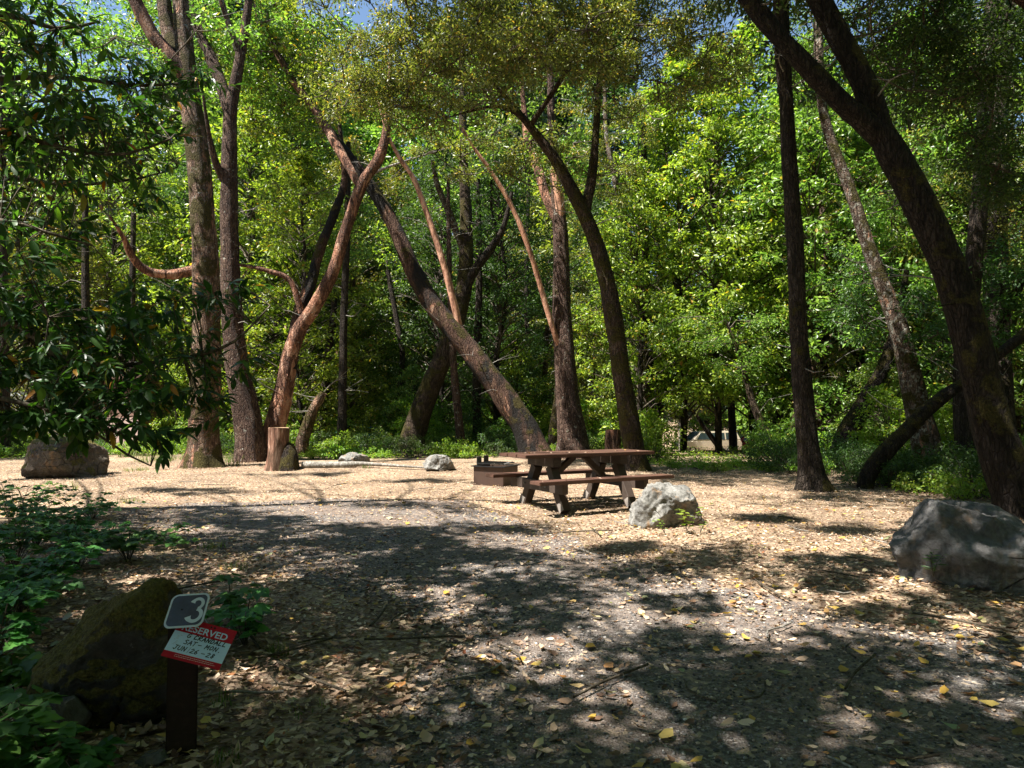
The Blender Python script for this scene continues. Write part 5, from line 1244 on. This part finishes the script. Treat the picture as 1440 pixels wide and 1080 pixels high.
    Ls = .045+.075*rng.random(m)**1.3; nr = [(a+rng.normal(0, .25), b_, c) for a, b_, c in nr]
    V, F = leaf_geo(LEAF_NEAR, pos, np.array(ax), np.array(nr), Ls, Ls*rng.uniform(.24, .42, m))
    link('leaves', np_mesh('leaves', V, F, M['leaf_bay'], smooth=True), parent=t)
    link('twigs', tubes_mesh('twigs', tw, 5, M['bark_twig'], .12, org=base), parent=t)
    # crown above and outside the frame
    cs = base[:]; C_ = np.array([(rng.normal(0, 1.1), rng.normal(0, 1.1), rng.uniform(2.8, 7)) for _ in range(60)])
    keep = [c for c in C_ if proj(Vector(c)+base)[0] < -60 or proj(Vector(c)+base)[1] < -60]
    V, F = clump_leaves(np.array(keep), .45, 70, .09, .03, LEAF_MID, .6, rng=rng)
    link('crown', np_mesh('crown', V, F, M['leaf_bay']), parent=t)
bay_laurel()

# sprigs of leaves at right, hanging before the big trunk
def hanging(px, py, d, n, label, seed, sc=1.0):
    rng = np.random.default_rng(seed); o = P(px, py, d); 
    V = []; pos = []; ax = []; nr = []; ch = []
    return o

# ------------------------------------------------------------------ shade trees outside the frame
def shade_tree(label, base, pts, z0, z1, cr, per, seed, leafm='leaf_green', leaf=(.11, .045), keepfn=None):
    rng = np.random.default_rng(seed); b = Vector((base[0], base[1], gz(*base)))
    cs = []
    for pt in pts:
        x, y = pt[:2]; zt = pt[2] if len(pt) > 2 else 0
        z = rng.uniform(z0, z1)
        if y > 7 and len(pt) < 3: z = max(z, .66*y+2.2+rng.random()*1.5)
        if len(pt) > 2: z = max(z, zt+rng.uniform(3, 6))
        c = Vector((x+SUN.x/SUN.z*(z-zt), y+SUN.y/SUN.z*(z-zt), z)); q = proj(c)
        if not keepfn and (blocks_light(c, cr*.7) or blocks_target(c, cr)): continue
        if c.y > .5 and -40 < q[0] < 1480 and q[1] > -30-cr/c.y*960 and not (len(pt) > 2 and (q[0] > 900 or q[0] < 260) and q[1] < 220): continue
        cs.append(c)
    if not cs: return
    t = empty('canopy_tree', b, 0, label, 'tree')
    top = sum(cs, Vector())/len(cs)
    tr = [(b+Vector((0, 0, -.2)), .28), (b+Vector((.1, .1, 2.5)), .24), (b.lerp(top, .5)+Vector((0, 0, 1)), .17), (top, .1)]
    link('trunk', tubes_mesh('trunk', [tr], 16, M['bark_brown'], .2, .1, .4, seed, b), parent=t)
    allp = [p for p, r in resample(tr[2:], .5)]
    ca = np.array([tuple(c-b) for c in cs])
    V, F = clump_leaves(ca, cr*rng.uniform(.6, 1.4, len(cs)), per, leaf[0], leaf[1], LEAF_FAR, .5, up=1.2, rng=rng)
    link('crown', np_mesh('crown', V, F, M[leafm]), parent=t)
    ch = []
    for i, c in enumerate(cs):
        if i % 5 == 0:
            s = min(allp, key=lambda p: (p-c).length); ch.append([(s, .04), (s.lerp(c, .5)+Vector((0, 0, .3)), .025), (c, .01)])
    if ch: link('branches', tubes_mesh('branches', ch, 6, M['bark_twig'], .4, org=b), parent=t)
def along(segs, seed, st=.45, w=.5):
    rng = np.random.default_rng(seed); out = []
    for pts, d in segs:
        ch = px_chain([(a, b, 10) for a, b in pts], d)
        for p, _ in resample(ch, st):
            for k in range(2): out.append((p.x+rng.normal(0, w*.6), p.y+rng.normal(0, w*.4)-.2, p.z))
    return out
def grid(x0, x1, y0, y1, st, jit=.45, pk=1.0, seed=0):
    rng = np.random.default_rng(seed); out = []
    for x in np.arange(x0, x1, st):
        for y in np.arange(y0, y1, st):
            a = x+rng.uniform(-jit, jit)*st; b = y+rng.uniform(-jit, jit)*st
            if rng.random() > pk or lit(a, b): continue
            out.append((a, b))
    return out
shade_tree('big shade tree out of frame at the left foreground', (-6.5, 1.5), grid(-6.5, -1.0, -1, 10.5, .42, seed=1, pk=.86), 6.5, 9, .36, 140, 201, leaf=(.17, .075))
shade_tree('big shade tree out of frame behind the camera', (-2.5, -3.0), grid(-1.0, 3.6, -1, 10.0, .42, seed=2, pk=.87), 6.5, 9.5, .35, 140, 202, leaf=(.17, .075))
shade_tree('shade tree out of frame at the right foreground', (5.6, -1.2), grid(3.6, 9.5, -1, 9.0, .42, seed=3, pk=.88), 7, 10, .35, 140, 203, leaf=(.17, .075))
shade_tree('high crowned shade tree over the right side of the clearing', (11.5, 8.0), grid(3.2, 16, 9.8, 20, .62, seed=4, pk=.8), 10, 15, .5, 110, 204, 'leaf_dark', (.20, .09))

def streaks(els, seed, st=.3):
    rng = np.random.default_rng(seed); out = []
    for (px, py, rx, ry, k) in els:
        for _ in range(k):
            g = G(px+rng.normal(0, .5)*rx, py+rng.normal(0, .5)*ry); out.append((g.x, g.y))
    return out
shade_tree('unseen thin crowned tree added to cast streaks of shade over the clearing', (-13.5, 8.5), streaks([(590, 677, 90, 3, 14), (430, 668, 70, 3, 9), (280, 690, 110, 5, 16), (1080, 730, 80, 6, 12), (700, 745, 90, 8, 10), (560, 712, 110, 5, 8), (880, 770, 60, 6, 8), (1170, 745, 60, 6, 8)], 31), 9, 14, .26, 70, 207, leaf=(.16, .07), keepfn=True)  # leaf clumps added along sun rays to throw shade streaks on the ground
RIGHT_TRUNKS = [([(1447, 722), (1412, 650), (1376, 520), (1326, 360), (1258, 220), (1212, 110), (1152, 0)], 9.4), ([(1218, 172), (1148, 108), (1060, 8)], 9.3),
    ([(1146, 692), (1128, 540), (1118, 340), (1106, 150), (1097, -30)], 12.6), ([(1214, 697), (1300, 580), (1450, 462)], 13.2), ([(1312, 662), (1278, 520), (1240, 400)], 16), ([(1364, 668), (1366, 400)], 15)]
shade_tree('leafy tree added outside the frame to shade the site sign and boulders', (-9.5, -1.5), along([([(263, 1040), (262, 940), (262, 840)], 2.85), ([(80, 1000), (150, 900), (240, 820)], 3.2), ([(40, 900), (10, 800)], 3.4), ([(40, 650), (90, 640), (140, 645)], 15.2), ([(60, 625), (130, 625)], 15.5)], 12, .3, .25), 5.5, 8, .34, 110, 206, leaf=(.17, .075))  # crown added to keep the sign and left rocks dark
shade_tree('high crowned dark tree added to shade the right trunks, its foliage at top right', (14.5, 5.0), along(RIGHT_TRUNKS, 9), 8, 13, .5, 100, 205, 'leaf_dark', (.15, .06))  # clumps added sunward of the right trunks to keep them unlit
# ------------------------------------------------------------------ hut, vehicles, tents, signpost beyond the clearing
def hut():
    d = 26; a = P(100, 640, d); b = P(196, 640, d); z = gz(a.x, d)
    w = (b.x-a.x)/math.cos(R(12)); t = empty('brown_hut', (b.x, d, z), R(-12), 'small brown block hut half hidden behind the leafy boughs at left', 'hut')
    H = P(150, 532, d).z-z
    MB().box((-w/2, 1.5, H/2-.1), (w, 3.0, H+.1)).build('wall', M['wall_brown'], t)
    MB().box((-w/2, 1.5, H+.05), (w+.5, 3.5, .2), bev=.02).build('roof', M['roof_brown'], t)
    MB().box((-.9, -.02, .62), (1.7, .05, 1.3), bev=.01).build('sunlit_patch', M['wall_lit'], t)  # pinkish board stands in for a sunlit patch of the brown wall
    dr = MB().box((-w*.72, -.02, 1.05), (.95, .05, 2.1), bev=.01).build('door', M['roof_brown'], t)
    MB().cyl((-w*.72+.36, -.07, 1.0), .03, .06, 'Y', 10).build('handle', M['steel_grey'], dr)
hut()
def car(label, x, y, rz, mat, cat='car', van=False):
    t = empty('parked_car', (x, y, gz(x, y)), rz, label, cat, 'cars parked beyond the trees')
    L = 4.5; W = 1.8
    prof = [(-2.2, .35), (-2.25, .62), (-2.2, .92), (-1.25, 1.0), (1.9, 1.02), (2.2, .95), (2.25, .5), (2.2, .35)] if not van else [(-2.3, .35), (-2.35, .65), (-2.2, .95), (-1.5, 1.06), (2.2, 1.08), (2.3, .9), (2.32, .5), (2.25, .35)]
    roof = [(-1.3, 1.0), (-.55, 1.55), (1.35, 1.58), (2.05, 1.02)] if not van else [(-1.5, 1.06), (-.75, 1.68), (1.95, 1.72), (2.24, 1.08)]
    def loft(pts, w0, w1f):
        bm = bmesh.new(); A = [bm.verts.new((px, -w1f(pz)/2, pz)) for px, pz in pts]; B_ = [bm.verts.new((px, w1f(pz)/2, pz)) for px, pz in pts]; n = len(pts)
        bm.faces.new(A); bm.faces.new(B_[::-1])
        for i in range(n): bm.faces.new((A[i], B_[i], B_[(i+1) % n], A[(i+1) % n]))
        bmesh.ops.recalc_face_normals(bm, faces=list(bm.faces)); bmesh.ops.bevel(bm, geom=list(bm.edges), offset=.05, segments=3, affect='EDGES'); return bm
    b = bm_obj(loft(prof, W, lambda z: W-.1*abs(z-.7)), 'body', mat, t)
    bm_obj(loft(roof, W, lambda z: W-.04-.5*(z-1.0)), 'cabin', mat, t)
    g = MB()
    for s in (-1, 1):
        for (xa, xb) in ((-.95, -.05), (.03, .95), (1.03, 1.6)) if not van else ((-1.1, -.1), (0, 1.0), (1.1, 1.95)):
            bm = bmesh.new(); zt = 1.5 if not van else 1.6; zl = 1.06 if not van else 1.12
            xs_ = .3 if xa < -.8 else 0
            q = [(xa, zl), (xb, zl), (xb, zt), (xa+xs_, zt)]
            vs = [bm.verts.new((px, s*((W-.04-.5*(pz-1.0))/2+.012), pz)) for px, pz in q]
            bm.faces.new(vs); bmesh.ops.recalc_face_normals(bm, faces=list(bm.faces))
            e = bmesh.ops.extrude_face_region(bm, geom=list(bm.faces)); bmesh.ops.translate(bm, verts=[v for v in e['geom'] if isinstance(v, bmesh.types.BMVert)], vec=(0, -s*.03, 0))
            bm_obj(bm, 'side_window', M['glass'], t)
    x0, x1 = (roof[0], roof[1]); MB().beam((x0[0]+.07-.02, 0, x0[1]+.09), (x1[0]-.08-.02, 0, x1[1]-.04), 1.3, .03, 0).build('windscreen', M['glass'], t)
    x0, x1 = (roof[3], roof[2]); MB().beam((x0[0]-.06+.02, 0, x0[1]+.1), (x1[0]+.1+.02, 0, x1[1]-.08), 1.3, .03, 0).build('rear_window', M['glass'], t)
    for sx in (-1.45, 1.4):
        for s in (-1, 1):
            wh = empty('wheel', (sx, s*(W/2-.1), .33)); wh.parent = t
            MB().cyl((0, 0, 0), .33, .22, 'Y', 24, bev=.03).build('tyre', M['rubber'], wh); MB().cyl((0, s*.105, 0), .21, .03, 'Y', 16, bev=.01).build('rim', M['rim'], wh)
    for s in (-1, 1):
        MB().box((-2.2, s*.65, .75), (.12, .35, .15), bev=.02).build('headlight', M['lamp_clear'], t)
        MB().box((2.2, s*.74, .85), (.14, .2, .3), bev=.02).build('tail_lamp', M['lamp_red'], t)
p = P(994, 622, 50); car('tan van parked beyond the trees, seen between trunks', p.x, 50, R(8), M['car_tan'], 'van', True)
p = P(1052, 622, 53); car('dark red car parked just right of the tan van, in shade', p.x, 53, R(12), M['car_red'])
p = P(1176, 622, 44); car('crimson car far back behind the dark leaning trunk', p.x, 44, R(60), M['car_maroon'])
def camper(label, x, y, z0, rz, L=5, H=2.4):
    t = empty('camper_trailer', (x, y, gz(x, y)), rz, label, 'camper trailer')
    MB().box((0, 0, .5+H/2), (L, 2.2, H), bev=.22).build('shell', M['camper_white'], t)
    for xx in (-1.4, 1.2): MB().box((xx, -1.11, 1.8), (1.0, .03, .6), bev=.01).build('window', M['glass'], t)
    MB().box((0, -1.11, 1.45), (.65, .03, 1.7), bev=.01).build('door', M['sign_white'], t)
    for xx in (-.4, .4):
        for s in (-1, 1): MB().cyl((xx, s*.95, .33), .33, .2, 'Y', 20, bev=.03).build('wheel', M['rubber'], t)
    MB().beam((L/2, 0, .45), (L/2+1, 0, .45), .1, .08).build('tow_bar', M['steel_black'], t)
p = P(60, 600, 34); camper('white camper roof glimpsed between leaves at far left', p.x, 34, 0, R(10), 4.4, 2.5)
p = P(556, 600, 46); camper('white camper glimpsed far behind, left of the mossy leaning trunk', p.x, 46, 0, R(-5), 4.5, 2.5)
def tent(label, px, d, mat, r=1.2, h=1.25):
    p = P(px, 620, d); t = empty('dome_tent', (p.x, d, gz(p.x, d)), R(20), label, 'tent')
    bm = bmesh.new(); bmesh.ops.create_uvsphere(bm, u_segments=24, v_segments=12, radius=1)
    for v in bm.verts:
        v.co.z = max(0, v.co.z); f = 1+.08*abs(math.sin(2*math.atan2(v.co.y, v.co.x))); v.co = Vector((v.co.x*r*f, v.co.y*r*f, v.co.z**.8*h))
    o = bm_obj(bm, 'canopy', mat, t)
    for k in range(2):
        a = R(45+90*k); pts = [(math.cos(a)*r*1.09*math.cos(u), math.sin(a)*r*1.09*math.cos(u), max(0, math.sin(u))**.8*h+.02) for u in np.linspace(0, math.pi, 13)]
        MB().tube(pts, .02, 6).build('pole', M['tent_trim'], t)
    MB().box((0, -r*.93, .4), (.7, .03, .75), rot=Euler((R(-24), 0, 0)), bev=.01).build('door_flap', M['tent_trim'], t)
tent('blue dome tent behind the foot of the S bent madrone', 1331, 27, M['tent_blue'], .9, 1.1)
tent('teal dome tent half hidden by bushes left of the low rocks', 504, 29, M['tent_teal'], 1.3, 1.2)
def post():
    p = P(957, 640, 30); z = gz(p.x, 30); t = empty('wooden_signpost', (p.x, 30, z), 0, 'weathered wooden post with a crosspiece left of the tan van', 'signpost')
    MB().box((0, 0, .75), (.12, .12, 1.7), bev=.01).build('post', M['foot_grey'], t); MB().box((0, -.075, 1.45), (.8, .03, .14), bev=.005).build('crosspiece', M['table_frame'], t)
post()

# ------------------------------------------------------------------ light, sky, camera
w = bpy.data.worlds.new('World'); SC.world = w; w.use_nodes = True
nt = w.node_tree; sky = nt.nodes.new('ShaderNodeTexSky'); sky.sky_type = 'NISHITA'; sky.sun_disc = False
sky.sun_elevation = SUN_EL; sky.sun_rotation = math.atan2(SUN.x, SUN.y); sky.air_density = 1.25; sky.dust_density = .3; sky.ozone_density = 2.5
bg = nt.nodes['Background']; nt.links.new(sky.outputs[0], bg.inputs[0]); bg.inputs[1].default_value = .055
l = bpy.data.lights.new('sun', 'SUN'); l.energy = 5.0; l.angle = R(.53); l.color = (1, .94, .87)
lo = bpy.data.objects.new('sun', l); C.objects.link(lo); lo.rotation_euler = (-SUN).to_track_quat('-Z', 'Y').to_euler(); lo.location = SUN*30
cam = bpy.data.cameras.new('camera'); cam.lens = 24; cam.sensor_width = 36; cam.clip_end = 500; cam.clip_start = .05
co = bpy.data.objects.new('camera', cam); C.objects.link(co); co.location = CAM; co.rotation_euler = (R(90)+TH, 0, 0); SC.camera = co
SC.view_settings.view_transform = 'Standard'; SC.view_settings.look = 'None'; SC.view_settings.exposure = 1.82; SC.view_settings.gamma = 1
SC.render.engine = 'CYCLES'
SC.cycles.max_bounces = 6; SC.cycles.diffuse_bounces = 2; SC.cycles.transmission_bounces = 4; SC.cycles.glossy_bounces = 2
SC.cycles.use_denoising = True; SC.cycles.sample_clamp_indirect = 6
